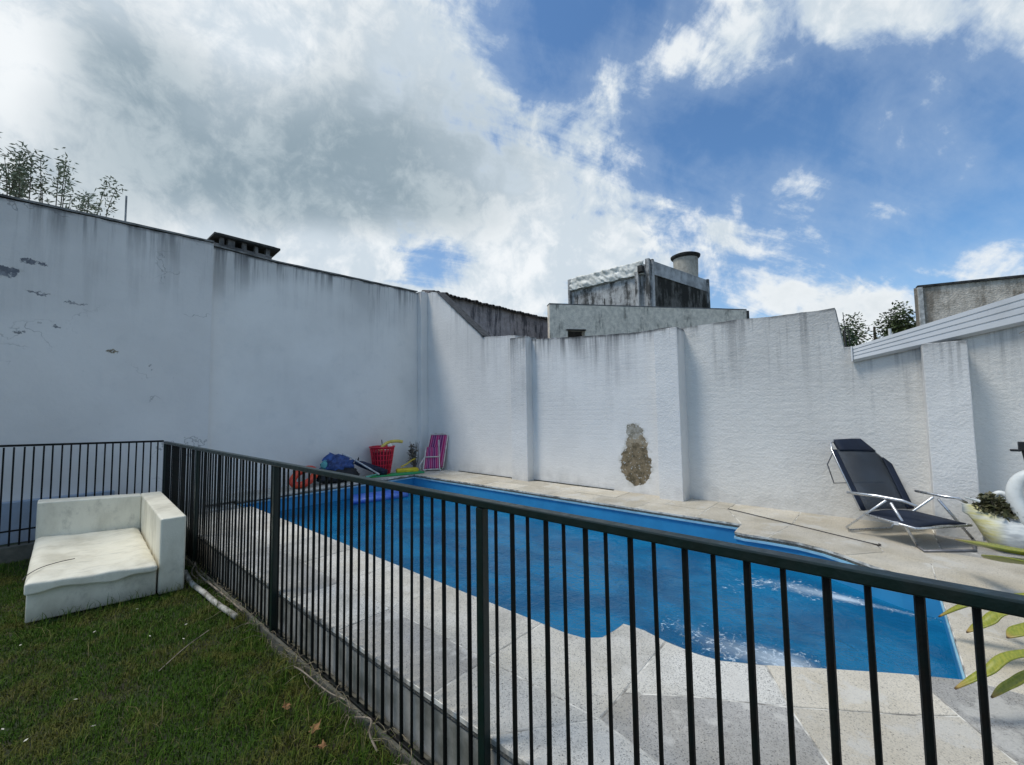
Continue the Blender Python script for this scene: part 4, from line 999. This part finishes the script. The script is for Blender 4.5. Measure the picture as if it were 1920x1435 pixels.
for pts, w in LEAVES:
    path = smooth_path(pts, 7)[::-1]; n_ = len(path); vs_ = []; al = []
    for i, q in enumerate(path):
        u = i / (n_ - 1); d = (path[min(i + 1, n_ - 1)] - path[max(i - 1, 0)]).normalized(); s_x = d.cross(Vector((0, 0, 1))).normalized(); u_ = s_x.cross(d)
        ww = w * (.55 + .75 * math.sin(math.pi * min(1, .15 + u * .62))) * (1 - max(0, (u - .72) / .28) ** 2.2) / 1.3 + .002
        for k_, (a, b) in enumerate(((-1, .35), (-.5, .10), (0, -.05), (.5, .10), (1, .35))): vs_.append(q + s_x * ww * a + u_ * ww * b); al.append(u)
    fs = [(i * 5 + j, i * 5 + j + 1, (i + 1) * 5 + j + 1, (i + 1) * 5 + j) for i in range(n_ - 1) for j in range(4)]
    mb = MB(); mb.add(vs_, fs); o = mb.build('leaf', M['strap'], ag, smooth=True)
    a_ = o.data.attributes.new('along', 'FLOAT', 'POINT'); a_.data.foreach_set('value', al)
    s = o.modifiers.new('s', 'SOLIDIFY'); s.thickness = .006; s.offset = 0
mb = MB(); mb.lathe([(.0, 0), (.13, .0), (.17, .20), (.18, .22), (.15, .22), (.14, .17), (0, .17)], 20, (3.1, -1.2, TZ + .001)); mb.build('pot', simple('terracotta', (.32, .13, .07), .8), ag, smooth=False)

# ------------------------------------------------------------------ toys by the tall wall
M['red'] = simple('red_plastic', (.66, .015, .045), .45, .15, 8); M['red_shaded'] = simple('red_inside_shaded', (.22, .008, .02), .5)
tb = empty('red_basket', (4.42, 7.13, TZ)); tag(tb, 'tall red plastic lattice basket full of pool toys against the tall wall', 'basket')
mb = MB(); RB, RT, HB = .135, .215, .53
def rad(z): return RB + (RT - RB) * (z / HB) ** .9
for z in (.006, .10, .19, .28, .37, .46): mb.lathe([(rad(z) - .006, z), (rad(z) + .003, z), (rad(z + .018) + .003, z + .018), (rad(z + .018) - .006, z + .018), (rad(z) - .006, z)], 30)
mb.build('ring', M['red'], tb)
for k in range(22):
    a = 2 * math.pi * k / 22; pr = [(math.cos(a) * rad(z), math.sin(a) * rad(z), z) for z in (.0, .25, HB)]
    mbb = MB(); mbb.tube(pr, .011, 4); mbb.build('slat', M['red'], tb)
mb = MB(); mb.lathe([(RT - .004, HB - .03), (RT + .020, HB - .012), (RT + .024, HB + .006), (RT - .004, HB + .010), (RT - .012, HB - .03), (RT - .004, HB - .03)], 30); mb.build('rim', M['red'], tb)
mb = MB(); mb.lathe([(0, .006), (RB - .01, .006), (RT - .03, HB - .09), (0, HB - .06)], 24); mb.build('inside_fill', M['red_shaded'], tb)  # solid fill, the shade between the slats put into its darker red
o = MB().tube(smooth_path([(4.32, 7.05, .74), (4.40, 7.06, .85), (4.52, 7.06, .91), (4.68, 7.05, .92), (4.80, 7.04, .90)], 6), .030, 12).build('pool_noodle', simple('yellow_foam', (.62, .50, .12), .8, .1), smooth=True); tag(o, 'yellow foam noodle sticking out over the rim of the red basket', 'pool noodle')
def ball(c, r, mat, name, label, cat, sx=1, sy_=1, sz=1):
    mb = MB(); k = 10; mb.lathe([(r * math.sin(math.pi * i / k) + 1e-4, -r * math.cos(math.pi * i / k) * sz) for i in range(k + 1)], 18, c, 0, sx, sy_); o = mb.build(name, mat, smooth=True); tag(o, label, cat); return o
ball((4.50, 6.99, .845), .045, simple('white_ball', (.8, .75, .68), .5), 'ball', 'small white ball on top of the things in the red basket', 'ball')
MB().tube([(4.42, 7.12, .80), (4.41, 7.13, .96)], .008, 6).build('handle_stick', M['black']); tag(C.objects['handle_stick'], 'short dark stick poking up out of the red basket', 'stick')
# yellow float and green mat
mb = MB(); mb.box((4.86, 6.96, .352), (.42, .17, .085), rz=-.45); o = mb.build('swim_float', simple('yellow_float', (.66, .50, .01), .5, .1), bevel=.03, bseg=4, smooth=True); tag(o, 'chunky bright yellow foam float on the green mat right of the red basket', 'float')
o = MB().tube(smooth_path([(4.78, 7.05, .42), (4.90, 7.04, .46), (5.02, 7.04, .52), (5.12, 7.05, .55)], 4), [.016] * 13, 8).build('pool_noodle', simple('yellow_tube', (.55, .43, .05), .6)); tag(o, 'thin dull yellow noodle leaning behind the yellow float', 'pool noodle')
mb = MB(); mb.prism([(4.08, 6.98), (4.70, 6.72), (5.05, 6.66), (5.10, 6.86), (4.5, 7.08), (4.16, 7.16)], TZ + .004, TZ + .030); o = mb.build('foam_mat', simple('green_foam', (.02, .26, .13), .7, .2, 6, col2=(.03, .33, .06)), bevel=.008); tag(o, 'flat green foam mat under the red basket and yellow float at the pool edge', 'mat')
o = MB().tube([(3.98, 6.94, .335), (4.34, 7.02, .36)], .018, 8).build('pool_noodle', simple('mint_foam', (.16, .50, .38), .7)); tag(o, 'mint green foam stick lying left of the red basket foot', 'pool noodle')
# blue bag heap
def crumple(c, d, mat, name, label, cat, seed, amp=.25, parent=None):
    mb = MB(); N1, N2 = 16, 22; vs_ = []
    for i in range(N1 + 1):
        th = math.pi * i / N1
        for k in range(N2):
            ph = 2 * math.pi * k / N2; q = Vector((math.sin(th) * math.cos(ph), math.sin(th) * math.sin(ph), -math.cos(th)))
            f = 1 + amp * mnoise.noise(q * 2.6 + Vector((seed, 0, 0))) * 1.6 + amp * .6 * mnoise.noise(q * 7 + Vector((seed, 3, 0)))
            vs_.append((c[0] + q.x * d[0] * f, c[1] + q.y * d[1] * f, max(TZ + .004, c[2] + q.z * d[2] * f)))
    fs = [(i * N2 + k, i * N2 + (k + 1) % N2, (i + 1) * N2 + (k + 1) % N2, (i + 1) * N2 + k) for i in range(N1) for k in range(N2)]
    mb.add(vs_, fs); o = mb.build(name, mat, smooth=True)
    if label: tag(o, label, cat)
    return o
crumple((3.56, 7.12, .56), (.26, .14, .17), simple('blue_fabric', (.035, .085, .26), .6, .3, 9, col2=(.01, .025, .09)), 'blue_bag', 'crumpled blue and white fabric bag on the dark heap left of the red basket', 'bag', 3, .35)
crumple((3.55, 7.05, .40), (.36, .16, .13), simple('black_fabric', (.008, .010, .014), .7), 'black_bag', 'low black bag lying under the blue bag against the wall', 'bag', 8, .2)
crumple((3.32, 7.10, .60), (.07, .06, .08), simple('teal_fabric', (.10, .36, .36), .6), 'teal_float', 'small teal inflatable at the left end of the blue bag', 'float', 11, .2)
o = MB().tube([(3.60, 7.06, .77), (3.72, 7.02, .71), (4.22, 6.90, .36)], .014, 8).build('white_pole', simple('white_tube', (.55, .55, .55), .5)); tag(o, 'whitish broom handle leaning over the dark bags', 'pole')
o = MB().tube([(3.86, 7.10, .60), (3.98, 7.06, .55), (4.40, 6.98, .35)], [.035, .060, .075], 12).build('rolled_parasol', simple('navy_cloth', (.012, .022, .055), .7, .3), smooth=True); tag(o, 'rolled navy parasol lying between the blue bag and the red basket', 'parasol')
o = MB().tube([(3.90, 7.09, .60), (3.92, 7.08, .68)], [.02, .008], 6).build('parasol_tip', M['black'], o); 
mb = MB()
mb.tube([(2.99 + .17 * math.cos(a) - .03, 7.05 + .10 * math.sin(a), .46 + .085 * math.sin(a) + .07 * math.cos(a)) for a in [2 * math.pi * k / 20 for k in range(20)]], .055, 10, closed=True)
o = mb.build('swim_ring', simple('orange_vinyl', (.62, .075, .02), .4, .1, col2=(.50, .03, .02)), smooth=True); tag(o, 'red-orange inflatable ring propped against the wall behind the railing', 'swim ring')
# dry weed in the corner
dw = empty('dry_weed', (5.1, 7.15, TZ)); tag(dw, 'grey dried-out weed standing in the corner left of the pink chair', 'plant'); world_group(dw)
mb = MB(); r_ = random.Random(5)
for k in range(16):
    a = r_.uniform(0, 6.28); q = [Vector((5.14, 7.12, TZ))]
    for s_i in range(6): q.append(q[-1] + Vector((math.cos(a) * .022 + r_.uniform(-.025, .02), math.sin(a) * .012 + r_.uniform(-.015, .015), r_.uniform(.07, .11))))
    mb.tube(q, [.009, .008, .007, .006, .005, .004, .002], 4)
mb.build('stem', simple('dead_stem', (.15, .135, .11), .95, .3), dw)
leaf_cluster('foliage', (5.10, 7.12, .62), (.09, .06), .24, 170, .06, foliage('dead_leaf', (.07, .065, .05), (.22, .19, .15)), 9, parent=dw)
# pink striped folding chair
m_, t, p, o = material('pink_stripes'); uvx = t.attr('across')
s1 = t.math('FRACT', t.math('MULTIPLY', uvx, 2.5)); s2 = t.math('FRACT', t.math('MULTIPLY', uvx, 7.5))
col = t.mix(t.remap(s1, .42, .5), (.42, .012, .13), (.16, .012, .12)); col = t.mix(t.remap(s2, .80, .85), col, (.62, .30, .45))
t.put(p.inputs['Base Color'], col); p.inputs['Roughness'].default_value = .7; M['pink'] = m_
M['white_tube'] = simple('white_chair_tube', (.66, .62, .58), .45, .1)
pc = empty('folding_chair', (5.35, 6.95, TZ)); tag(pc, 'folded beach chair with pink striped cloth and white frame leaning in the wall corner', 'folding chair'); world_group(pc)
def cloth(a0, a1, b0, b1, name):
    mb = MB(); vs_ = []; ac = []
    for i in range(9):
        for j in range(9):
            q = a0.lerp(a1, i / 8).lerp(b0.lerp(b1, i / 8), j / 8) + V(0, .02 * math.sin(math.pi * j / 8), 0); vs_.append(q); ac.append(j / 8)
    mb.add(vs_, [(i * 9 + j, i * 9 + j + 1, (i + 1) * 9 + j + 1, (i + 1) * 9 + j) for i in range(8) for j in range(8)])
    o = mb.build(name, M['pink'], pc, smooth=True); a_ = o.data.attributes.new('across', 'FLOAT', 'POINT'); a_.data.foreach_set('value', ac); s = o.modifiers.new('s', 'SOLIDIFY'); s.thickness = .005
kL0, kL1, kR0, kR1 = V(5.24, 6.95, .36), V(5.48, 7.02, .99), V(5.49, 6.66, .36), V(5.575, 6.60, 1.0)
cloth(kL0, kL1, kR0, kR1, 'back_cloth')
dN = V(-.06, -.10, 0)
fL0, fL1, fR0, fR1 = V(5.18, 6.86, .335), V(5.32, 6.95, .76), V(5.41, 6.68, .335), V(5.47, 6.77, .76)
cloth(fL0, fL1, fR0, fR1, 'seat_cloth')
mb = MB(); mb.tube([V(5.22, 6.95, TZ + .012), kL0 + V(-.01, 0, 0), kL1 + V(0, 0, .01), kL1.lerp(kR1, .2) + V(0, 0, .035), kL1.lerp(kR1, .8) + V(0, 0, .03), kR1, kR0 + V(.01, 0, 0), V(5.52, 6.78, TZ + .012)], .013, 8); mb.build('back_frame', M['white_tube'], pc, smooth=True)
mb = MB(); mb.tube([V(5.19, 6.84, TZ + .012), fL0 + V(-.015, 0, 0), fL1 + V(-.015, 0, 0)], .013, 8); mb.tube([V(5.43, 6.64, TZ + .012), fR0 + V(.015, 0, 0), fR1 + V(.03, .02, .14)], .013, 8)
mb.tube([fL0, fR0], .012, 8); mb.tube([fL0.lerp(fL1, .56) + V(-.02, -.015, 0), fR0.lerp(fR1, .56) + V(.02, -.015, 0)], .012, 8); mb.build('front_frame', M['white_tube'], pc, smooth=True)
mb = MB(); mb.tube([fL0.lerp(fL1, .56) + V(-.02, 0, 0), V(5.11, 6.90, .43), V(5.13, 6.9, TZ + .012)], .011, 6); mb.build('armrest', M['white_tube'], pc, smooth=True)
mb = MB(); mb.tube([fR1 + V(.03, .02, .14), V(5.56, 6.76, .62), V(5.55, 6.72, .40), V(5.50, 6.70, TZ + .012)], .012, 6); mb.build('armrest', M['white_tube'], pc, smooth=True)
# floating blue mattress
mb = MB()
for k in range(5):
    o_ = Vector((-.05, -.085, 0)) * k
    mb.tube([V(3.55, 6.62, WZ + .028) + o_, V(4.45, 6.42, WZ + .028) + o_], .045, 10)
o = mb.build('air_mattress', simple('blue_vinyl', (.03, .11, .50), .35, .2, 9, col2=(.12, .25, .62)), smooth=True); tag(o, 'blue ribbed air mattress floating at the far end of the pool', 'air mattress')
# bluish sheet at the wall foot behind the railing
mb = MB(); mb.prism([(-4, 7.20), (.75, 7.24), (.75, 7.325), (-4, 7.325)], .05, .56); o = mb.build('plinth', stucco('stucco_plinth', (.36, .44, .54), drip=.1, grain=1.0), bevel=.01); tag(o, 'low bluish plinth at the foot of the tall wall behind the side railing', 'plinth')

# ------------------------------------------------------------------ vegetation behind the walls
def tree(name, base, h, spread, label, leafm, n_, size, seed, cat='tree', lumps=7):
    e = empty(name, base); tag(e, label, cat, None); world_group(e); r = random.Random(seed); b = Vector(base)
    mb = MB(); mb.tube([b, b + V(.05, .02, h * .5), b + V(.0, .05, h * .95)], [.10 * h / 3, .07 * h / 3, .02], 8)
    tips = []
    for k in range(lumps):
        a = r.uniform(0, 6.28); z = h * r.uniform(.50, .93); q = b + V(math.cos(a) * spread * .65 * r.random() ** .5, math.sin(a) * spread * .65 * r.random() ** .5, z); tips.append(q)
        mb.tube([b + V(.03, .03, z * .7), q], [.03 * h / 3, .008], 5)
    mb.build('trunk', M['bark'], e)
    allv = []; fs = []
    for i, q in enumerate(tips):
        o = leaf_cluster('tmp', tuple(q), (spread * .38, spread * .38), h * .14, n_ // lumps, size, leafm, seed * 31 + i); k0 = len(allv)
        allv += [tuple(v.co) for v in o.data.vertices]; fs += [tuple(v + k0 for v in f.vertices) for f in o.data.polygons]; bpy.data.objects.remove(o)
    me = bpy.data.meshes.new('crown'); me.from_pydata(allv, [], fs); link('crown', me, leafm, e); return e
tree('bushy_tree', (13.6, -.42, -.4), 4.02, .72, 'dark green bushy tree showing above the roof edge left of the stained wall', M['leaf_dark'], 9000, .07, 2, lumps=12)
tree('small_tree', (13.3, .0, -.4), 3.95, .80, 'smaller lower green tree at the left of the dark bushy tree', M['leaf_dark'], 6000, .065, 5, lumps=11)
tree('shrub', (9.6, .40, -.4), 3.40, .16, 'thin spiky green shrub beside the step in the right wall', foliage('mid_leaf', (.03, .06, .02), (.06, .10, .035)), 1500, .05, 6, 'shrub', lumps=7)
for i, (px, h, sp_, lean, lb) in enumerate(((-.62, 5.55, .42, 0, 'dense leafy bamboo clump cut by the left edge above the tall wall'), (-.17, 5.42, .15, -.02, 'upright bamboo spray second from the left above the tall wall'),
      (.12, 5.55, .16, .0, 'tallest middle bamboo spray above the tall wall'), (.52, 5.40, .17, .10, 'bamboo spray leaning right beside the thin grey pole'))):
    e = empty('bamboo', (px, 9.2, -.4)); tag(e, lb, 'bamboo', 'bamboo sprays behind the tall wall'); world_group(e); r = random.Random(i + 20)
    mb = MB(); vs_ = []; fs = []
    for k in range(7 if i == 0 else 6):
        dx, dy = r.uniform(-sp_, sp_), r.uniform(-.2, .2); hh_ = h * r.uniform(.86, 1.0)
        path = smooth_path([(px + dx * .3, 9.2 + dy, -.4), (px + dx * .6, 9.2 + dy, hh_ * .6), (px + dx + lean * .5, 9.2 + dy, hh_ * .88), (px + dx * 1.25 + lean * 1.4, 9.2 + dy * 1.2, hh_)], 5)
        mb.tube(path, [.014 - .012 * q / len(path) for q in range(len(path))], 5)
        for q in range(70 if i else 150):
            u = r.uniform(.70, 1.0); c = path[min(len(path) - 1, int(u * len(path)))] + V(r.gauss(0, .045), r.gauss(0, .05), r.gauss(0, .06))
            d = V(r.gauss(0, 1), r.gauss(0, 1), r.gauss(-.2, .6)).normalized() * r.uniform(.05, .10); s_v = d.cross(V(r.random(), r.random(), r.random())).normalized() * .011; k0 = len(vs_)
            vs_ += [c, c + d * .4 + s_v, c + d, c + d * .4 - s_v]; fs.append((k0, k0 + 1, k0 + 2, k0 + 3))
    mb.build('stem', M['bark'], e); MB().add(vs_, fs).build('foliage', M['leaf_grey'], e)
for c, n_, lb in (((4.35, 7.75, 4.02), 160, 'small tuft of yellowish weed on top of the tall wall between chimney and corner'), ((3.25, 7.75, 4.03), 40, 'tiny sparse weed on the wall top just right of the chimney')):
    o = leaf_cluster('wall_weed', c, (.10, .05), .09, n_, .05, foliage('weed_leaf', (.10, .10, .04), (.22, .19, .08)), n_, wdt=.12); tag(o, lb, 'weed')
mb = MB(); r_ = random.Random(9)
for k in range(10): mb.tube([(5.70, -.98 - .02 * k, 2.16), (5.62, -.95 + r_.uniform(-.1, .04), 2.10 - r_.uniform(0, .12))], .003, 4)
o = mb.build('dry_twigs', simple('dry_twig', (.30, .23, .14), .9)); tag(o, 'tuft of dry tan twigs hanging on the wall under the roof edge at the right', 'twigs')
mb = MB(); mb.tube([(9.0, .41, 2.2), (9.0, .41, 2.76), (9.0, .36, 2.78), (9.0, .355, 2.5)], .014, 6); mb.tube([(9, .38, 2.0), (9, .42, 3.05)], .006, 5)
o = mb.build('antenna_mast', M['slab_dark']); tag(o, 'small dark looped wire antenna beside the step in the right wall', 'antenna')
o = MB().tube([(5.95, -.10, 2.05), (5.95, -.10, 2.29)], .013, 8).build('vent_pipe', simple('white_pipe', (.7, .7, .68), .5)); tag(o, 'short white pipe standing on the roof edge in front of the trees', 'pipe')

# ------------------------------------------------------------------ grass and litter
m_, t, p, o = material('grass_blades'); g = t.new('ShaderNodeNewGeometry'); co = t.pos()
patchy = t.remap(t.noise(co, 2.6, 6, .72), .46, .60); rr = g.outputs['Random Per Island']
col = t.mix(patchy, t.mix(rr, (.022, .060, .005), (.072, .135, .012)), t.mix(rr, (.055, .070, .012), (.16, .155, .035)))
dry = t.math('GREATER_THAN', rr, .955); col = t.mix(dry, col, (.17, .15, .06))
t.put(p.inputs['Base Color'], col); p.inputs['Roughness'].default_value = .7; p.inputs['Specular IOR Level'].default_value = .1; M['grass'] = m_
def grass(name, n_, xr, yr, hmin, hmax, wid, seed, keep_fn):
    r = np.random.default_rng(seed); x = r.uniform(*xr, n_); y = r.uniform(*yr, n_); k = keep_fn(x, y, r); x, y = x[k], y[k]; n_ = len(x)
    z = np.array([lawn_z(a, b) for a, b in zip(x, y)]) - .004
    h = r.uniform(hmin, hmax, n_) * (.75 + .5 * np.array([mnoise.noise((a * 3, b * 3, 9)) + .5 for a, b in zip(x, y)]))
    a = r.uniform(0, 6.283, n_); lean = r.uniform(.15, 1.1, n_); wx, wy = np.cos(a + 1.57) * wid, np.sin(a + 1.57) * wid
    P = np.stack([x, y, z], 1); W = np.stack([wx, wy, np.zeros(n_)], 1) * r.uniform(.6, 1.3, n_)[:, None]
    dirn = np.stack([np.cos(a), np.sin(a), np.zeros(n_)], 1)
    mid = P + dirn * (h * lean * .35)[:, None] + np.array([0, 0, 1]) * (h * .62)[:, None]
    tip = P + dirn * (h * lean)[:, None] + np.array([0, 0, 1]) * (h * np.clip(1.05 - lean * .35, .5, 1))[:, None]
    v = np.stack([P - W, P + W, mid + W * .8, mid - W * .8, tip], 1).reshape(-1, 3).astype(np.float32)
    base = (np.arange(n_) * 5)[:, None]
    quads = base + np.array([0, 1, 2, 3]); tris = base + np.array([3, 2, 4])
    li = np.concatenate([quads, tris], 1).reshape(-1).astype(np.int32)
    ls = np.stack([np.arange(n_) * 7, np.arange(n_) * 7 + 4], 1).reshape(-1).astype(np.int32); lt = np.tile([4, 3], n_).astype(np.int32)
    me = bpy.data.meshes.new(name); me.vertices.add(n_ * 5); me.vertices.foreach_set('co', v.reshape(-1))
    me.loops.add(len(li)); me.loops.foreach_set('vertex_index', li); me.polygons.add(n_ * 2); me.polygons.foreach_set('loop_start', ls); me.polygons.foreach_set('loop_total', lt)
    me.update(calc_edges=True); o = link(name, me, M['grass']); tag(o, kind='stuff'); return o
def not_sofa(x, y): return ~((x > .05) & (x < .98) & (y > 4.68 - .15 * x) & (y < 6.25))
def vis(x, y): return (x > -.03 - .12 * y * .6 - .35) & (x < 1.103)
o = grass('lawn_grass', 260000, (-1.3, 1.085), (1.0, 6.6), .018, .040, .0016, 1, lambda x, y, r: not_sofa(x, y) & vis(x, y) & (r.random(len(x)) < np.clip(1.5 - .12 * y, .3, 1)))
tag(o, 'short olive green mown lawn', 'grass')
o = grass('long_grass', 52000, (-.9, 1.105), (1.0, 6.55), .05, .12, .0019, 2, lambda x, y, r: not_sofa(x, y) & ((r.random(len(x)) < np.exp(-(1.105 - x) / .10) * .9 * (.35 + .65 * (np.sin(y * 7) * np.sin(y * 3.1 + 1) > -.2))) | (r.random(len(x)) < .5 * np.exp(-np.abs(y - (4.62 - .15 * x)) / .04) * (x > 0) * (x < 1)) | (r.random(len(x)) < .06) | ((r.random(len(x)) < .25) & (x > .35) & (y < 2.7))))
tag(o, 'longer tufts of grass along the railing and round the sofa', 'grass')
r_ = random.Random(77); mb = MB()
for k in range(260):
    y = r_.uniform(1.2, 6.2); x = 1.125 - abs(r_.gauss(0, .035)); a = r_.gauss(math.pi / 2 if k % 2 else -math.pi / 2, .7); L_ = r_.uniform(.06, .20); q = Vector((x, y, .03 + r_.random() * .03)); pts = [q]
    for s_i in range(4): a += r_.gauss(0, .4); q = q + Vector((math.cos(a) * L_ / 4, math.sin(a) * L_ / 4, (.012 if s_i < 2 else -.012) * r_.uniform(.2, 2))); q.z = max(.03, q.z); q.x = min(q.x, 1.16); pts.append(q)
    mb.tube(pts, [.0016, .0015, .0013, .001, .0006], 3)
o = mb.build('dry_grass', simple('dry_straw', (.20, .165, .10), .9, .4, 40, col2=(.10, .085, .055))); tag(o, 'tangle of dry straw caught along the foot of the railing', 'dry grass', kind='stuff')
# PVC pipe, twigs, dead leaves
o = MB().tube(smooth_path([(1.02, 4.95, .035), (.99, 4.60, .035), (1.01, 4.25, .032), (1.02, 3.95, .03), (1.05, 3.60, .028)], 6), [.020] * 25, 10).build('garden_pipe', simple('dirty_white_pipe', (.36, .35, .31), .7, .3, 8, col2=(.16, .15, .12)), smooth=True); tag(o, 'dirty white plastic pipe lying in the grass at the right of the sofa', 'pipe')
r_ = random.Random(31); tg = simple('dead_twig', (.20, .165, .125), .9, .3)
TW = [([(1.09, 4.95, .10), (1.06, 4.70, .07), (1.08, 4.2, .055), (1.09, 3.6, .055)], .007, 'long brown stem lying on the kerb along the railing foot'),
      ([(1.08, 4.85, .05), (1.05, 4.78, .12), (1.02, 4.72, .07), (1.06, 4.6, .03)], .005, 'bent dry twig by the sofa corner at the railing foot'),
      ([(1.07, 2.65, .03), (1.04, 2.45, .09), (1.08, 2.25, .05), (1.10, 2.1, .06)], .004, 'dry curly stem tangled halfway along the railing foot'),
      ([(1.07, 1.95, .06), (1.10, 1.86, .075), (1.06, 1.80, .06), (1.05, 1.72, .03)], .005, 'pale forked twig on the kerb near the front of the railing'),
      ([(.55, 3.2, .03), (.70, 3.35, .045), (.86, 3.5, .04)], .003, 'straight pale straw lying across the open lawn')]
for pts, rr_, lb in TW: o = MB().tube(smooth_path(pts, 5), rr_, 5).build('twig', tg); tag(o, lb, 'twig')
ml = simple('dead_maple_leaf', (.20, .10, .035), .8, .3, 30, bump=.5, col2=(.09, .045, .02))
def maple(c, s, rot, tilt, lb):
    mb = MB(); pts = []; k = 20; LB = [1.0, .62, .72, .40, .86, .55, .60, .34, .62, .40, .30, .40, .62, .34, .60, .55, .86, .40, .72, .62]
    for i in range(k):
        a = 2 * math.pi * i / k; rr_ = s * LB[i] * (.85 + .3 * r_.random()); pts.append(Vector((math.cos(a) * rr_, math.sin(a) * rr_, .5 * s * (math.sin(a * 1.5 + s * 90)) ** 2 * LB[i])))
    M3 = Matrix.Rotation(rot, 3, 'Z') @ Matrix.Rotation(tilt, 3, 'X'); vs_ = [Vector(c)] + [Vector(c) + M3 @ q for q in pts]
    mb.add(vs_, [(0, i + 1, (i + 1) % k + 1) for i in range(k)]); o = mb.build('dead_leaf', ml); sm = o.modifiers.new('s', 'SOLIDIFY'); sm.thickness = .0015; tag(o, lb, 'leaf'); return o
maple((.89, 2.288, .055), .032, .4, .5, 'tan dead leaf in the grass, the farthest of the three by the railing')
maple((.918, 2.017, .060), .040, 1.4, -.4, 'orange-brown dead maple leaf in the grass, middle one of the three')
maple((.894, 1.897, .055), .040, 2.4, .3, 'curled brown dead leaf in the grass nearest the bottom of the picture')
PETALS = [(.351, 4.072, 'pale petal on the grass just before the sofa front'), (.596, 4.288, 'pale petal on the grass close under the sofa front'), (.585, 3.706, 'small pale petal in the middle of the lawn'),
          (.721, 3.491, 'pale petal on the open grass beside the straw'), (.778, 3.71, 'pale petal on the grass nearest the white pipe'), (.025, 4.214, 'pale petal by the left front corner of the sofa'),
          (.218, 3.198, 'elongated pale petal alone in the left middle of the lawn'), (-.021, 3.167, 'pale petal on the grass cut by the left edge of the picture'), (.259, 2.866, 'tiny pale petal low on the lawn right of the middle'), (.05, 2.98, 'thin upright pale petal low at the left of the lawn')]
fl = simple('pale_petal', (.55, .52, .42), .8, .1)
for i, (x, y, lb) in enumerate(PETALS):
    mb = MB(); a = r_.uniform(0, 3); d = Vector((math.cos(a), math.sin(a), .15)) * .010; s_v = Vector((-math.sin(a), math.cos(a), .1)) * .005; c = Vector((x, y, .045))
    mb.add([c - d, c + s_v, c + d, c - s_v, c - Vector((0, 0, .004))], [(0, 1, 2, 3), (1, 0, 4), (2, 1, 4), (3, 2, 4), (0, 3, 4)]); o = mb.build('petal', fl); tag(o, lb, 'petal', 'petals fallen on the lawn')

for o in list(C.objects):
    if '_world' in o.keys(): pass
bpy.context.view_layer.update()
for o in list(C.objects):
    if o.get('_world'):
        inv = Matrix.Translation(o.location).inverted()
        for c in o.children: c.matrix_parent_inverse = inv
        del o['_world']
